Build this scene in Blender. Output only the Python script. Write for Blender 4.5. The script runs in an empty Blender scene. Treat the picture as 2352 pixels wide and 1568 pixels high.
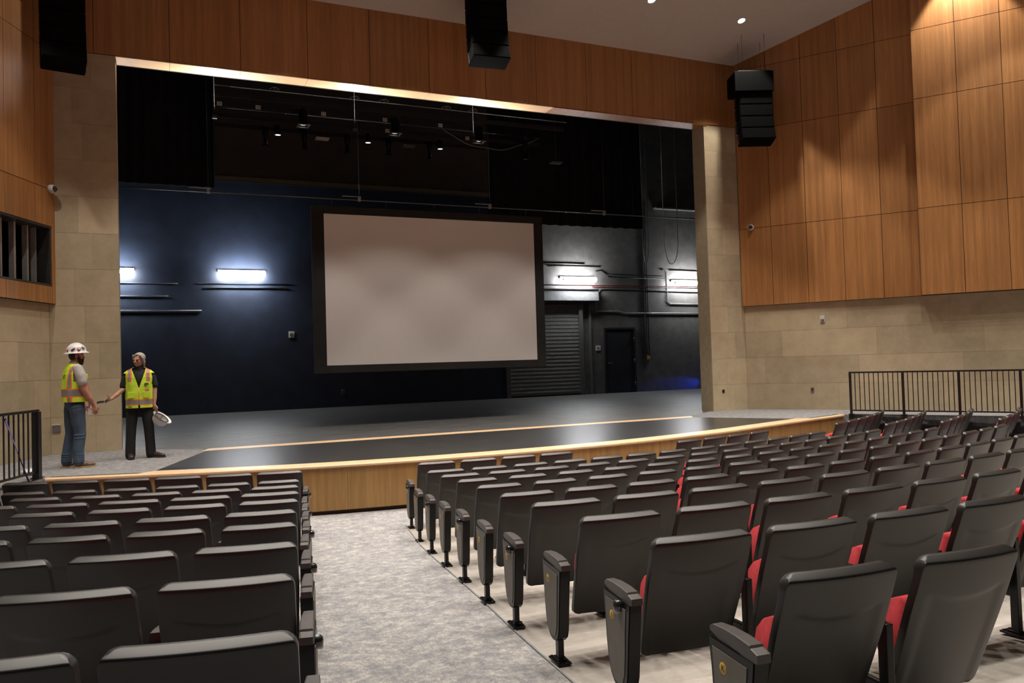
import bpy, bmesh, math, random
from mathutils import Vector, Matrix
random.seed(7)
S = bpy.context.scene
COL = S.collection
R = math.radians

# ------------------------------------------------------------------ camera
cam_d = bpy.data.cameras.new('camera')
cam_d.sensor_width = 36.0
cam_d.lens = 36.0 * 1791.16 / 2352
cam_d.clip_start = 0.05
cam_d.clip_end = 200
cam = bpy.data.objects.new('camera', cam_d)
COL.objects.link(cam)
_yaw, _pit, _rol = 0.414229, 0.025460, -0.029855
_cy, _sy, _cp, _sp = math.cos(_yaw), math.sin(_yaw), math.cos(_pit), math.sin(_pit)
_F = Vector((_sy * _cp, _cy * _cp, _sp)); _R = Vector((_cy, -_sy, 0)); _U = _R.cross(_F)
_R2 = math.cos(_rol) * _R + math.sin(_rol) * _U
_U2 = -math.sin(_rol) * _R + math.cos(_rol) * _U
_m = Matrix((_R2, _U2, -_F)).transposed().to_4x4()
_m.translation = (0, 0, 1.42)
cam.matrix_world = _m
S.camera = cam

# ------------------------------------------------------------------ world, exposure
w = bpy.data.worlds.new('world'); S.world = w; w.use_nodes = True
w.node_tree.nodes['Background'].inputs[0].default_value = (1.0, 0.85, 0.72, 1)
w.node_tree.nodes['Background'].inputs[1].default_value = 0.0
S.view_settings.view_transform = 'Standard'
S.view_settings.look = 'None'
S.view_settings.exposure = 0.0
S.view_settings.gamma = 1.0
S.view_settings.use_curve_mapping = False
SPOT_E = 640.0          # each recessed house downlight
SPOT_HALF = 37.0        # cut-off half angle, degrees
SPOT_COL = (1.0, 0.92, 0.82)
TUBE_E = 130.0           # stage wall work lights
TUBE_COL = (0.95, 0.97, 1.0)

# ------------------------------------------------------------------ helpers
def tag(o, label=None, cat=None, group=None, kind=None):
    if label: o['label'] = label
    if cat: o['category'] = cat
    if group: o['group'] = group
    if kind: o['kind'] = kind
    return o

def thing(name, label, cat, loc=(0, 0, 0), rz=0.0, group=None):
    o = bpy.data.objects.new(name, None); COL.objects.link(o)
    o.empty_display_size = 0.1
    o.location = loc; o.rotation_euler = (0, 0, rz)
    return tag(o, label, cat, group)

def mesh_of(name, bm, mats, smooth=False):
    me = bpy.data.meshes.new(name)
    bm.normal_update()
    bm.to_mesh(me); bm.free()
    for m in (mats if isinstance(mats, (list, tuple)) else [mats]):
        me.materials.append(m)
    if smooth:
        for p in me.polygons: p.use_smooth = True
    return me

def obj(name, bm, mats, parent=None, smooth=False, loc=None, rot=None):
    me = mesh_of(name, bm, mats, smooth) if isinstance(bm, bmesh.types.BMesh) else bm
    o = bpy.data.objects.new(name, me); COL.objects.link(o)
    if parent: o.parent = parent
    if loc: o.location = loc
    if rot: o.rotation_euler = rot
    return o

def struct(name, bm, mats, smooth=False):
    o = obj(name, bm, mats, None, smooth); o['kind'] = 'structure'; return o

def NB(): return bmesh.new()

def box(bm, lo, hi, mi=0, bev=0.0, seg=2, mat=None):
    r = bmesh.ops.create_cube(bm, size=1.0)
    vs = r['verts']
    c = [(a + b) / 2 for a, b in zip(lo, hi)]; s = [abs(b - a) for a, b in zip(lo, hi)]
    for v in vs:
        v.co = Vector((v.co.x * s[0] + c[0], v.co.y * s[1] + c[1], v.co.z * s[2] + c[2]))
    fs = set(f for v in vs for f in v.link_faces)
    if bev > 0:
        es = list(set(e for v in vs for e in v.link_edges))
        rb = bmesh.ops.bevel(bm, geom=es, offset=bev, segments=seg, affect='EDGES', profile=0.5)
        fs = set(rb['faces']) | set(f for f in fs if f.is_valid)
        vs = list(set(v for f in fs for v in f.verts))
    for f in fs: f.material_index = mi
    if mat is not None:
        for v in vs: v.co = mat @ v.co
    return vs

def frame(d):
    d = Vector(d).normalized()
    up = Vector((0, 0, 1)) if abs(d.z) < 0.95 else Vector((1, 0, 0))
    a = d.cross(up).normalized(); b = a.cross(d).normalized()
    return a, b

def tube(bm, pts, rad, seg=10, mi=0, cap=True, squash=None):
    """round tube through pts; rad is a number or a list of numbers or (ra,rb)"""
    pts = [Vector(p) for p in pts]; n = len(pts); rings = []
    a0 = None
    for i, p in enumerate(pts):
        d = (pts[min(i + 1, n - 1)] - pts[max(i - 1, 0)])
        if d.length < 1e-9: d = Vector((0, 0, 1))
        if a0 is None: a, b = frame(d)
        else:
            dn = d.normalized(); a = (a0 - dn * a0.dot(dn))
            a = a.normalized() if a.length > 1e-6 else frame(d)[0]
            b = dn.cross(a).normalized() * 1
        a0 = a
        r = rad[i] if isinstance(rad, (list, tuple)) else rad
        ra, rb = r if isinstance(r, (list, tuple)) else (r, r)
        rings.append([bm.verts.new(p + a * (ra * math.cos(t)) + b * (rb * math.sin(t)))
                      for t in [2 * math.pi * k / seg for k in range(seg)]])
    for i in range(n - 1):
        for k in range(seg):
            f = bm.faces.new((rings[i][k], rings[i][(k + 1) % seg], rings[i + 1][(k + 1) % seg], rings[i + 1][k]))
            f.material_index = mi; f.smooth = True
    if cap:
        for rg in (rings[0][::-1], rings[-1]):
            f = bm.faces.new(rg); f.material_index = mi
    return rings

def lathe(bm, prof, seg=24, mi=0, M=None):
    """prof: list of (r,z)"""
    rings = []
    for r, z in prof:
        if r < 1e-5:
            v = Vector((0, 0, z)); v = M @ v if M else v
            rings.append([bm.verts.new(v)])
        else:
            rg = []
            for k in range(seg):
                t = 2 * math.pi * k / seg
                v = Vector((r * math.cos(t), r * math.sin(t), z)); v = M @ v if M else v
                rg.append(bm.verts.new(v))
            rings.append(rg)
    for i in range(len(rings) - 1):
        A, B = rings[i], rings[i + 1]
        for k in range(seg):
            k2 = (k + 1) % seg
            if len(A) == 1 and len(B) == 1: continue
            if len(A) == 1: q = (A[0], B[k2], B[k])
            elif len(B) == 1: q = (A[k], A[k2], B[0])
            else: q = (A[k], A[k2], B[k2], B[k])
            f = bm.faces.new(q); f.material_index = mi; f.smooth = True

def prism(bm, pts2, z0, z1, mi=0):
    """vertical prism over an XY polygon"""
    lo = [bm.verts.new((x, y, z0)) for x, y in pts2]; hi = [bm.verts.new((x, y, z1)) for x, y in pts2]
    n = len(pts2); fs = []
    fs.append(bm.faces.new(hi)); fs.append(bm.faces.new(lo[::-1]))
    for i in range(n):
        fs.append(bm.faces.new((lo[i], lo[(i + 1) % n], hi[(i + 1) % n], hi[i])))
    for f in fs: f.material_index = mi
    bmesh.ops.recalc_face_normals(bm, faces=fs)
    return fs

def rotz(x, y, a): return (x * math.cos(a) - y * math.sin(a), x * math.sin(a) + y * math.cos(a))

# ------------------------------------------------------------------ materials
class NT:
    def __init__(s, name):
        s.m = bpy.data.materials.new(name); s.m.use_nodes = True
        s.t = s.m.node_tree; s.b = s.t.nodes['Principled BSDF']
    def n(s, typ, **kw):
        nd = s.t.nodes.new(typ)
        for k, v in kw.items():
            if k in ('op',): nd.operation = v
            elif k == 'ins':
                for a, b in v.items(): nd.inputs[a].default_value = b
            else: setattr(nd, k, v)
        return nd
    def l(s, a, b): s.t.links.new(a, b)
    def coord(s, scale=(1, 1, 1), space='Object', rot=(0, 0, 0)):
        tc = s.n('ShaderNodeTexCoord'); mp = s.n('ShaderNodeMapping')
        mp.inputs['Scale'].default_value = scale; mp.inputs['Rotation'].default_value = rot
        s.l(tc.outputs[space], mp.inputs[0]); return mp.outputs[0]
    def noise(s, vec, scale, detail=4, rough=0.6):
        nd = s.n('ShaderNodeTexNoise', ins={'Scale': scale, 'Detail': detail, 'Roughness': rough}); s.l(vec, nd.inputs['Vector'])
        return nd.outputs['Fac']
    def ramp(s, fac, stops):
        nd = s.n('ShaderNodeValToRGB'); cr = nd.color_ramp
        while len(cr.elements) > 1: cr.elements.remove(cr.elements[0])
        cr.elements[0].position = stops[0][0]; cr.elements[0].color = (*stops[0][1], 1)
        for p, c in stops[1:]:
            e = cr.elements.new(p); e.color = (*c, 1)
        s.l(fac, nd.inputs[0]); return nd.outputs[0]
    def mix(s, a, b, fac, typ='MULTIPLY'):
        nd = s.n('ShaderNodeMixRGB', blend_type=typ)
        if hasattr(fac, 'links') : s.l(fac, nd.inputs[0])
        else: nd.inputs[0].default_value = fac
        for i, q in ((1, a), (2, b)):
            if isinstance(q, tuple): nd.inputs[i].default_value = (*q, 1)
            else: s.l(q, nd.inputs[i])
        return nd.outputs[0]
    def island(s):
        return s.n('ShaderNodeNewGeometry').outputs['Random Per Island']
    def fin(s, col, rough=0.5, metal=0.0, bump=None, bs=0.1, bd=0.01, spec=None):
        if isinstance(col, tuple): s.b.inputs['Base Color'].default_value = (*col, 1)
        else: s.l(col, s.b.inputs['Base Color'])
        if isinstance(rough, (int, float)): s.b.inputs['Roughness'].default_value = rough
        else: s.l(rough, s.b.inputs['Roughness'])
        s.b.inputs['Metallic'].default_value = metal
        if spec is not None: s.b.inputs['Specular IOR Level'].default_value = spec
        if bump is not None:
            bp = s.n('ShaderNodeBump', ins={'Strength': bs, 'Distance': bd}); s.l(bump, bp.inputs['Height']); s.l(bp.outputs[0], s.b.inputs['Normal'])
        return s.m

def plain(name, col, rough=0.5, metal=0.0, var=0.12, sc=8.0, spec=None, bs=0.0):
    t = NT(name); v = t.coord()
    n = t.noise(v, sc, 3)
    c = t.ramp(n, [(0.3, tuple(x * (1 - var) for x in col)), (0.7, tuple(min(1, x * (1 + var)) for x in col))])
    return t.fin(c, rough, metal, n if bs else None, bs, 0.005, spec)

def emit(name, col, strength):
    t = NT(name); t.b.inputs['Base Color'].default_value = (0.8, 0.8, 0.8, 1)
    t.b.inputs['Emission Color'].default_value = (*col, 1); t.b.inputs['Emission Strength'].default_value = strength
    return t.m

def m_wood(name, dark, light, rough=0.42, grain=(5, 5, 0.25)):
    t = NT(name); v = t.coord(grain)
    a = t.noise(v, 5.0, 8, 0.7)
    bnd = t.noise(t.coord((4.5, 4.5, 0.02)), 2.6, 1, 0.4)
    c = t.ramp(a, [(0.3, dark), (0.7, light)])
    c = t.mix(c, t.ramp(bnd, [(0.35, (0.84, 0.80, 0.76)), (0.6, (1.08, 1.06, 1.02))]), 0.8)
    c = t.mix(c, t.ramp(t.island(), [(0.0, (0.9, 0.88, 0.86)), (1.0, (1.08, 1.06, 1.04))]), 1.0)
    return t.fin(c, rough, 0, a, 0.03, 0.003)

def m_stone():
    t = NT('beige_stone'); v = t.coord((1, 1, 1))
    a = t.noise(v, 3.0, 8, 0.7); f = t.noise(v, 90, 3, 0.7)
    c = t.ramp(a, [(0.3, (0.42, 0.34, 0.22)), (0.7, (0.53, 0.44, 0.30))])
    c = t.mix(c, t.ramp(f, [(0.3, (0.86, 0.86, 0.86)), (0.7, (1.08, 1.08, 1.08))]), 0.8)
    c = t.mix(c, t.ramp(t.island(), [(0.0, (0.86, 0.86, 0.84)), (1.0, (1.08, 1.06, 1.04))]), 1.0)
    return t.fin(c, 0.7, 0, f, 0.05, 0.003)

def m_carpet(name, k=1.0, sx=(1, 1, 1)):
    t = NT(name); v = t.coord(sx)
    a = t.noise(v, 9.0, 10, 0.82)
    b = t.noise(t.coord((30, 6, 1)), 3.2, 6, 0.8)
    e = t.noise(t.coord((6, 30, 1)), 3.2, 6, 0.8)
    fine = t.noise(v, 180, 2, 0.6)
    s = t.n('ShaderNodeMath', op='ADD'); t.l(b, s.inputs[0]); t.l(e, s.inputs[1])
    s2 = t.n('ShaderNodeMath', op='MULTIPLY', ins={1: 0.5}); t.l(s.outputs[0], s2.inputs[0])
    s3 = t.n('ShaderNodeMath', op='ADD'); t.l(s2.outputs[0], s3.inputs[0]); t.l(a, s3.inputs[1])
    s4 = t.n('ShaderNodeMath', op='MULTIPLY', ins={1: 0.5}); t.l(s3.outputs[0], s4.inputs[0])
    q = lambda c: tuple(x * k for x in c)
    c = t.ramp(s4.outputs[0], [(0.41, q((0.19, 0.190, 0.205))), (0.48, q((0.275, 0.273, 0.287))), (0.52, q((0.355, 0.348, 0.343))), (0.58, q((0.54, 0.52, 0.475)))])
    c = t.mix(c, t.ramp(fine, [(0.3, (0.7, 0.7, 0.7)), (0.7, (1.2, 1.2, 1.2))]), 0.8)
    return t.fin(c, 0.95, 0, fine, 0.3, 0.004, spec=0.1)

def m_deck(name, base, scuff, amt, rough):
    t = NT(name)
    a = t.noise(t.coord((0.7, 2.6, 1)), 1.6, 8, 0.75)
    b = t.noise(t.coord((3.0, 9, 1)), 2.6, 8, 0.85)
    c = t.ramp(a, [(0.3, base), (0.75, tuple(min(x * 2.2, x + .06) for x in base))])
    c = t.mix(c, t.ramp(b, [(0.62 - amt, (0, 0, 0)), (0.70 - amt, scuff)]), 1.0, 'ADD')
    r = t.ramp(a, [(0.3, (rough - 0.08,) * 3), (0.7, (rough + 0.12,) * 3)])
    return t.fin(c, r, 0, b, 0.02, 0.002)

M = {}
M['wood'] = m_wood('anigre_wood_panel', (0.33, 0.150, 0.050), (0.46, 0.225, 0.083))
M['wood_front'] = m_wood('stage_front_wood', (0.30, 0.17, 0.055), (0.40, 0.245, 0.09), grain=(6, 6, 0.4))
M['maple'] = plain('maple_edge', (0.72, 0.50, 0.30), 0.35, var=0.08, sc=3)
M['joint'] = plain('dark_joint', (0.05, 0.025, 0.012), 0.8)
M['stone'] = m_stone()
M['grout'] = plain('grout_joint', (0.33, 0.265, 0.17), 0.9)
M['carpet'] = m_carpet('mottled_grey_carpet')
M['carpet_stage'] = m_carpet('mottled_carpet_stage', 0.72)
M['conc'] = m_deck('light_sealed_concrete', (0.50, 0.46, 0.41), (0.10, 0.10, 0.10), 0.10, 0.42)
M['deck'] = m_deck('scuffed_black_deck', (0.045, 0.044, 0.043), (0.11, 0.11, 0.108), 0.08, 0.42)
M['apron'] = plain('black_apron_floor', (0.030, 0.030, 0.030), 0.30, var=0.2, sc=1.2)
M['ceil'] = plain('painted_ceiling', (0.52, 0.47, 0.43), 0.9, var=0.03)
M['blackwall'] = plain('black_painted_block', (0.11, 0.105, 0.10), 0.45, var=0.2, sc=3)
M['bluewall'] = plain('blue_black_wall', (0.016, 0.024, 0.044), 0.5, var=0.25, sc=2)
M['drape'] = plain('black_drape', (0.010, 0.010, 0.010), 0.95, var=0.3, sc=4)
M['drape_brown'] = plain('dark_brown_drape', (0.04, 0.035, 0.030), 0.95, var=0.15, sc=2)
M['band'] = plain('brown_hem_band', (0.11, 0.09, 0.065), 0.8)
M['plastic'] = plain('black_shell_plastic', (0.009, 0.0086, 0.0082), 0.40, var=0.06, sc=30, spec=0.7)
_b = M['plastic'].node_tree.nodes['Principled BSDF']; _b.inputs['Sheen Weight'].default_value = 0.04; _b.inputs['Sheen Roughness'].default_value = 0.35; _b.inputs['Sheen Tint'].default_value = (1, 1, 1, 1)
M['arm'] = plain('grey_arm_plastic', (0.085, 0.078, 0.076), 0.42, var=0.05, sc=30)
M['steel_black'] = plain('black_powder_coat', (0.006, 0.006, 0.0065), 0.30, spec=0.3)
M['panel_grey'] = plain('grey_panel_laminate', (0.17, 0.16, 0.14), 0.6)
M['red'] = plain('red_seat_fabric', (0.50, 0.035, 0.045), 0.9, var=0.15, sc=60, bs=0.2)
M['disc'] = plain('yellow_row_disc', (0.62, 0.40, 0.06), 0.5, var=0.05)
M['ink'] = plain('black_ink', (0.03, 0.025, 0.02), 0.6)
M['chromeblack'] = plain('gloss_black_lamp', (0.02, 0.02, 0.02), 0.08, spec=0.9)
M['glass_lens'] = plain('lamp_lens', (0.5, 0.5, 0.5), 0.15)
M['rail'] = plain('black_rail_paint', (0.008, 0.008, 0.010), 0.35)
M['screen'] = plain('matte_white_screen', (0.60, 0.57, 0.56), 0.9, var=0.01)
M['speaker'] = plain('black_speaker_grille', (0.004, 0.004, 0.004), 0.9, spec=0.05)
M['alu'] = plain('bare_aluminium', (0.35, 0.35, 0.36), 0.35, metal=0.9)
M['galv'] = plain('galvanised_steel', (0.45, 0.46, 0.46), 0.45, metal=0.4)
M['darkmetal'] = plain('dark_metal_pipe', (0.06, 0.06, 0.06), 0.4, metal=0.5)
M['brightpipe'] = plain('bright_pipe', (0.26, 0.26, 0.25), 0.4, metal=0.4)
M['redpipe'] = plain('red_brown_conduit', (0.12, 0.02, 0.018), 0.5)
M['doorblack'] = plain('black_door_paint', (0.008, 0.009, 0.012), 0.5)
M['shutter'] = plain('grey_rolling_slat', (0.20, 0.20, 0.19), 0.8)
M['frame_grey'] = plain('grey_painted_frame', (0.11, 0.11, 0.105), 0.5)
M['white'] = plain('white_plastic', (0.60, 0.58, 0.55), 0.45, var=0.03)
M['yellow'] = plain('yellow_brass', (0.45, 0.30, 0.05), 0.4)
M['tube'] = emit('work_light_tube', TUBE_COL, TUBE_E)
M['downlens'] = emit('downlight_lens', (1.0, 0.96, 0.90), 14.0)
M['blueled'] = emit('blue_led', (0.02, 0.12, 1.0), 30.0)

# ------------------------------------------------------------------ panelled walls
def panel_wall(name, P0, d, s_cuts, z_cuts, inward, off, mats, gap=0.010, depth=0.02, holes=(), ztop=None, stagger=None, ends=True, kind=True):
    """panels on a vertical plane starting at P0 going along d (2D); each panel its own block, dark backing behind."""
    d = Vector((d[0], d[1], 0)).normalized(); n = Vector((inward[0], inward[1], 0)).normalized()
    O = Vector((P0[0], P0[1], 0)) + n * off
    bm = NB()
    def quadbox(s0, s1, z00, z01, z10, z11, d0, d1, mi):
        vs = []
        for dd in (d0, d1):
            for s, z in ((s0, z00), (s1, z10), (s1, z11), (s0, z01)):
                vs.append(bm.verts.new(O + d * s + n * dd + Vector((0, 0, z))))
        fs = [bm.faces.new((vs[4], vs[5], vs[6], vs[7])), bm.faces.new((vs[3], vs[2], vs[1], vs[0]))]
        for a in range(4):
            b = (a + 1) % 4
            fs.append(bm.faces.new((vs[a], vs[b], vs[b + 4], vs[a + 4])))
        for f in fs: f.material_index = mi
        bmesh.ops.recalc_face_normals(bm, faces=fs)
    top = (lambda s: ztop(s)) if ztop else (lambda s: 1e9)
    for iz in range(len(z_cuts) - 1):
        z0, z1 = z_cuts[iz], z_cuts[iz + 1]
        cuts = s_cuts if stagger is None else stagger(iz)
        for i in range(len(cuts) - 1):
            s0, s1 = cuts[i], cuts[i + 1]
            rects = [(s0, s1, z0, z1)]
            for (h0, h1, k0, k1) in holes:
                out = []
                for (a, b, c, e) in rects:
                    if a >= h1 or b <= h0 or c >= k1 or e <= k0: out.append((a, b, c, e)); continue
                    if a < h0: out.append((a, h0, c, e))
                    if b > h1: out.append((h1, b, c, e))
                    m0, m1 = max(a, h0), min(b, h1)
                    if c < k0: out.append((m0, m1, c, k0))
                    if e > k1: out.append((m0, m1, k1, e))
                rects = out
            for (a, b, c, e) in rects:
                g = gap / 2
                ta, tb = min(e, top(a)), min(e, top(b))
                if ta <= c + 0.03 and tb <= c + 0.03: continue
                ta, tb = max(ta, c + .02), max(tb, c + .02)
                quadbox(a + g, b - g, c + g, ta - g, c + g, tb - g, -depth, 0.0, 0)
    jd = 0.005 if gap < .006 else depth - 0.004
    # backing
    s0, s1 = s_cuts[0], s_cuts[-1]; z0, z1 = z_cuts[0], z_cuts[-1]
    back = [(s0, s1, z0, z1)]
    for (h0, h1, k0, k1) in holes:
        back = [(s0, h0, z0, z1), (h1, s1, z0, z1), (h0, h1, z0, k0), (h0, h1, k1, z1)]
    bd = off - 0.001 if off > 0.05 else 0.12
    for (a, b, c, e) in back:
        if b - a < 0.01 or e - c < 0.01: continue
        quadbox(a, b, c, min(e, top(a)), c, min(e, top(b)), -bd, -jd, 1)
    return struct(name, bm, mats)

YP = 16.1                                   # proscenium front plane
XL0, XL1 = -1.96, -0.83                     # left pier
XR1, XR0 = 12.61, 13.71                     # right pier
HB = 7.33                                   # header underside
def ceilZ(y): return 8.95 + 0.32 * (YP - y) if y > 7.5 else 8.95 + 0.32 * (YP - 7.5)

rdir = (math.sin(R(144)), math.cos(R(144))); rin = (-math.cos(R(36)), -math.sin(R(36)))
ldir = (-math.sin(R(23)), -math.cos(R(23))); lin = (math.cos(R(23)), -math.sin(R(23)))
PRW = (XR0, YP); PLW = (XL0, YP)
def onR(s, off=0.0): return (PRW[0] + rdir[0] * s + rin[0] * off, PRW[1] + rdir[1] * s + rin[1] * off)
def onL(s, off=0.0): return (PLW[0] + ldir[0] * s + lin[0] * off, PLW[1] + ldir[1] * s + lin[1] * off)

# stone courses
ZC = [0.0, 0.66, 1.33, 1.99, 2.66, 3.33, 3.99, 4.66, 5.33, 6.0, 6.66, HB]
def stag(L, base=1.33, first=0.0):
    def f(iz):
        o = [0.0, 0.48, 0.9, 0.25, 0.66][iz % 5]
        cuts = [first]; s = first + (o if o > 0.05 else base)
        while s < L - 0.15: cuts.append(s); s += base
        cuts.append(L); return cuts
    return f
LR = 12.0; LL = 12.0
panel_wall('wall_right', PRW, rdir, [0, LR], ZC[:5] + [2.8], rin, 0.0, [M['stone'], M['grout']], gap=0.004, depth=0.02, stagger=stag(LR, 2.2))
panel_wall('wall_left', PLW, ldir, [0, LL], ZC[:5] + [2.8], lin, 0.0, [M['stone'], M['grout']], gap=0.004, depth=0.02, stagger=stag(LL, 2.2))
# room shell behind the cladding (solid backing, also carries the upper walls out of view)
def slab(name, P, d, L, inward, z0, z1, mat, thick=0.3, back=0.12):
    bm = NB(); n = Vector((inward[0], inward[1])).normalized(); d = Vector(d).normalized()
    a = Vector(P) - n * back; b = a + d * L; c = b - n * thick; e = a - n * thick
    prism(bm, [tuple(a), tuple(b), tuple(c), tuple(e)], z0, z1)
    return struct(name, bm, mat)
slab('wall_right', PRW, rdir, LR, rin, -0.75, 12.6, M['stone'])
slab('wall_left', PLW, ldir, 0.03, lin, 0.0, 12.6, M['stone'])
slab('wall_left', onL(1.62), ldir, LL - 1.62, lin, -0.75, 12.6, M['stone'])
slab('wall_left', onL(0.03), ldir, 1.6, lin, -0.75, 2.98, M['stone'])
slab('wall_left', onL(0.03), ldir, 1.6, lin, 4.10, 12.6, M['stone'])
eR = onR(LR); eL = onL(LL)
slab('wall_right', eR, (0, -1), 14, (-1, 0), -0.75, 12.6, M['drape_brown'], back=0)
slab('wall_left', eL, (0, -1), 14, (1, 0), -0.75, 12.6, M['drape_brown'], back=0)
slab('wall_back', (eL[0] - 1, -7.0), (1, 0), eR[0] - eL[0] + 2, (0, 1), -0.75, 12.6, M['drape_brown'], back=0)

# wood wall cladding
WZ = [2.66, 4.66, 7.2, 8.8, 10.6, 12.4]
ct = lambda base, d: (lambda s: ceilZ(base[1] + d[1] * s) + 0.05)
panel_wall('wall_right', onR(0), rdir, [-0.03, .76, 1.61, 2.46, 3.31, 4.10], WZ, rin, 0.10, [M['wood'], M['joint']], gap=0.012, ztop=ct(PRW, rdir))
panel_wall('wall_right', onR(0), rdir, [4.10, 4.98, 5.85, 6.72, 7.6, 8.5, 9.4, 10.3, LR], WZ, rin, 0.33, [M['wood'], M['joint']], gap=0.012, ztop=ct(PRW, rdir))
panel_wall('wall_left', onL(0), ldir, [-0.10, .53, 1.36, 2.2, 3.05, 3.9, 4.75, 5.6, 7.3, 9.0, LL], [2.69] + [4.74, 7.26] + WZ[3:], lin, 0.10, [M['wood'], M['joint']],
           gap=0.012, holes=[(0.06, 1.62, 3.0, 4.07)], ztop=ct(PLW, ldir))

# piers
def pier(name, x0, x1, back, splay):
    bm = NB()
    # front face tiles + reveal tiles
    for iz in range(len(ZC) - 1):
        z0, z1 = ZC[iz] + .002, ZC[iz + 1] - .002
        w = x1 - x0
        c = [0.63, 0.42, 0.70, 0.5, 0.36][iz % 5]
        for a, b in ((x0, x0 + w * c), (x0 + w * c, x1)):
            box(bm, (a + .0015, YP - 0.0, z0), (b - .0015, YP + 0.02, z1))
    box(bm, (x0 + .01, YP + 0.004, 0), (x1 - .01, YP + 0.5, HB - .002), mi=1)
    # reveal towards the opening
    xs = x1 if splay < 0 else x0
    for iz in range(len(ZC) - 1):
        z0, z1 = ZC[iz] + .002, ZC[iz + 1] - .002
        if splay > 0:
            prism(bm, [(xs, YP + .001), (xs + splay, YP + back), (xs + splay + .03, YP + back), (xs + .03, YP + .001)], z0, z1)
        else:
            prism(bm, [(xs, YP + .001), (xs + splay, YP + back), (xs + splay - .03, YP + back), (xs - .03, YP + .001)], z0, z1)
    return struct(name, bm, [M['stone'], M['grout']])
pier('wall_proscenium_left', XL0, XL1, 0.5, -0.12)
pier('wall_proscenium_right', XR1, XR0, 0.56, 0.12)

# header clad in wood above the opening
bm = NB()
hj = [-2.6, -1.19, 0.10, 1.39, 2.69, 3.98, 5.29, 6.61, 7.88, 9.20, 10.48, 11.76, 13.05, 14.4]
for a, b in zip(hj[:-1], hj[1:]):
    box(bm, (a + .005, YP - 0.02, HB + .01), (b - .005, YP, 9.3))
box(bm, (hj[0], YP, HB), (hj[-1], YP + 0.12, 9.3), mi=1)
struct('wall_header', bm, [M['wood'], M['joint']])
bm = NB()
sj = [XL1] + hj[2:8] + [8.30] + hj[9:-2] + [XR1 + .1]
for a, b in zip(sj[:-1], sj[1:]):
    box(bm, (a + .003, YP - 0.02, HB - 0.02), (b - .003, YP + 0.40, HB), mi=1 if a > 8.2 else 0)
struct('trim_1', bm, [M['maple'], M['wood']])
bm = NB()
box(bm, (-9, YP + 0.12, HB), (XR0 + 9, YP + 0.5, 12.6))
box(bm, (-9, YP + 0.45, 0.0), (XL1 - .13, YP + 0.6, HB))
box(bm, (XR1 + .13, YP + 0.5, 0.0), (XR0 + 9, YP + 0.65, HB))
struct('wall_proscenium_back', bm, M['drape'])

# ceiling
bm = NB()
def cpoly(y0, y1, z0, z1):
    xs0 = (-14, 32)
    vs = [bm.verts.new(p) for p in ((-14, y0, z0), (32, y0, z0), (32, y1, z1), (-14, y1, z1), (-14, y0, z0 + .2), (32, y0, z0 + .2), (32, y1, z1 + .2), (-14, y1, z1 + .2))]
    for q in ((0, 3, 2, 1), (4, 5, 6, 7), (0, 1, 5, 4), (2, 3, 7, 6), (1, 2, 6, 5), (3, 0, 4, 7)): bm.faces.new([vs[i] for i in q])
cpoly(7.5, YP + .05, ceilZ(7.5), ceilZ(YP + .05)); cpoly(-7.3, 7.5, ceilZ(7.0), ceilZ(7.0))
struct('ceiling', bm, M['ceil'])

# ------------------------------------------------------------------ auditorium floor
CX, CY = 4.75, 26.0
def floorZ(x, y):
    rho = math.hypot(x - CX, y - CY)
    return -0.72 + 0.0702 * max(0.0, rho - 17.14)
RR = [16.34, 17.14, 17.99, 18.81, 19.63, 20.48, 21.29, 22.16, 23.06, 23.99]
bm = NB()
nx, ny = 90, 60
g = [[None] * (ny + 1) for _ in range(nx + 1)]
for i in range(nx + 1):
    for j in range(ny + 1):
        x = -12 + 36 * i / nx; y = -7.2 + 21.5 * j / ny
        g[i][j] = bm.verts.new((x, y, floorZ(x, y)))
for i in range(nx):
    for j in range(ny):
        f = bm.faces.new((g[i][j], g[i + 1][j], g[i + 1][j + 1], g[i][j + 1])); f.smooth = True
struct('floor', bm, M['carpet'])
# sealed concrete under the middle block (thin slab above the carpet), bounded by the aisle line
aisleR = [(2.84, 10.14), (2.55, 8.05), (2.29, 6.0), (2.13, 4.89), (2.0, 3.84), (1.75, 2.0), (1.5, 0.4)]
aisleL = [(1.95, 10.6), (1.62, 8.6), (1.30, 6.5), (1.10, 4.9), (0.85, 3.0), (0.62, 1.6), (0.4, 0.4)]
def lerp_line(L, y):
    for (x0, y0), (x1, y1) in zip(L[:-1], L[1:]):
        if y <= y0 and y >= y1: return x0 + (x1 - x0) * (y0 - y) / (y0 - y1)
    return L[0][0] if y > L[0][1] else L[-1][0]
def under(name, xa, xb, mat, y1=10.14, y0=0.4, dz=0.006, n=40, m=14):
    bm = NB(); rows = []
    for j in range(n + 1):
        y = y0 + (y1 - y0) * j / n; a, b = xa(y), xb(y)
        rows.append([bm.verts.new((a + (b - a) * i / m, y, floorZ(a + (b - a) * i / m, y) + dz)) for i in range(m + 1)])
    for j in range(n):
        for i in range(m):
            f = bm.faces.new((rows[j][i], rows[j][i + 1], rows[j + 1][i + 1], rows[j + 1][i])); f.smooth = True
    r = bmesh.ops.extrude_face_region(bm, geom=bm.faces[:])
    for v in [q for q in r['geom'] if isinstance(q, bmesh.types.BMVert)]: v.co.z -= 0.0055
    return struct(name, bm, mat)
under('floor_seating', lambda y: lerp_line(aisleR, y), lambda y: 10.6 + (9.5 - y) * 0.5, M['conc'])
# thin metal edging between carpet and concrete
bm = NB()
pts = [(lerp_line(aisleR, y), y, floorZ(lerp_line(aisleR, y), y) + .007) for y in [10.14 - .3 * k for k in range(33)]]
tube(bm, pts, 0.007, 6)
struct('trim_2', bm, M['galv'])

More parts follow.
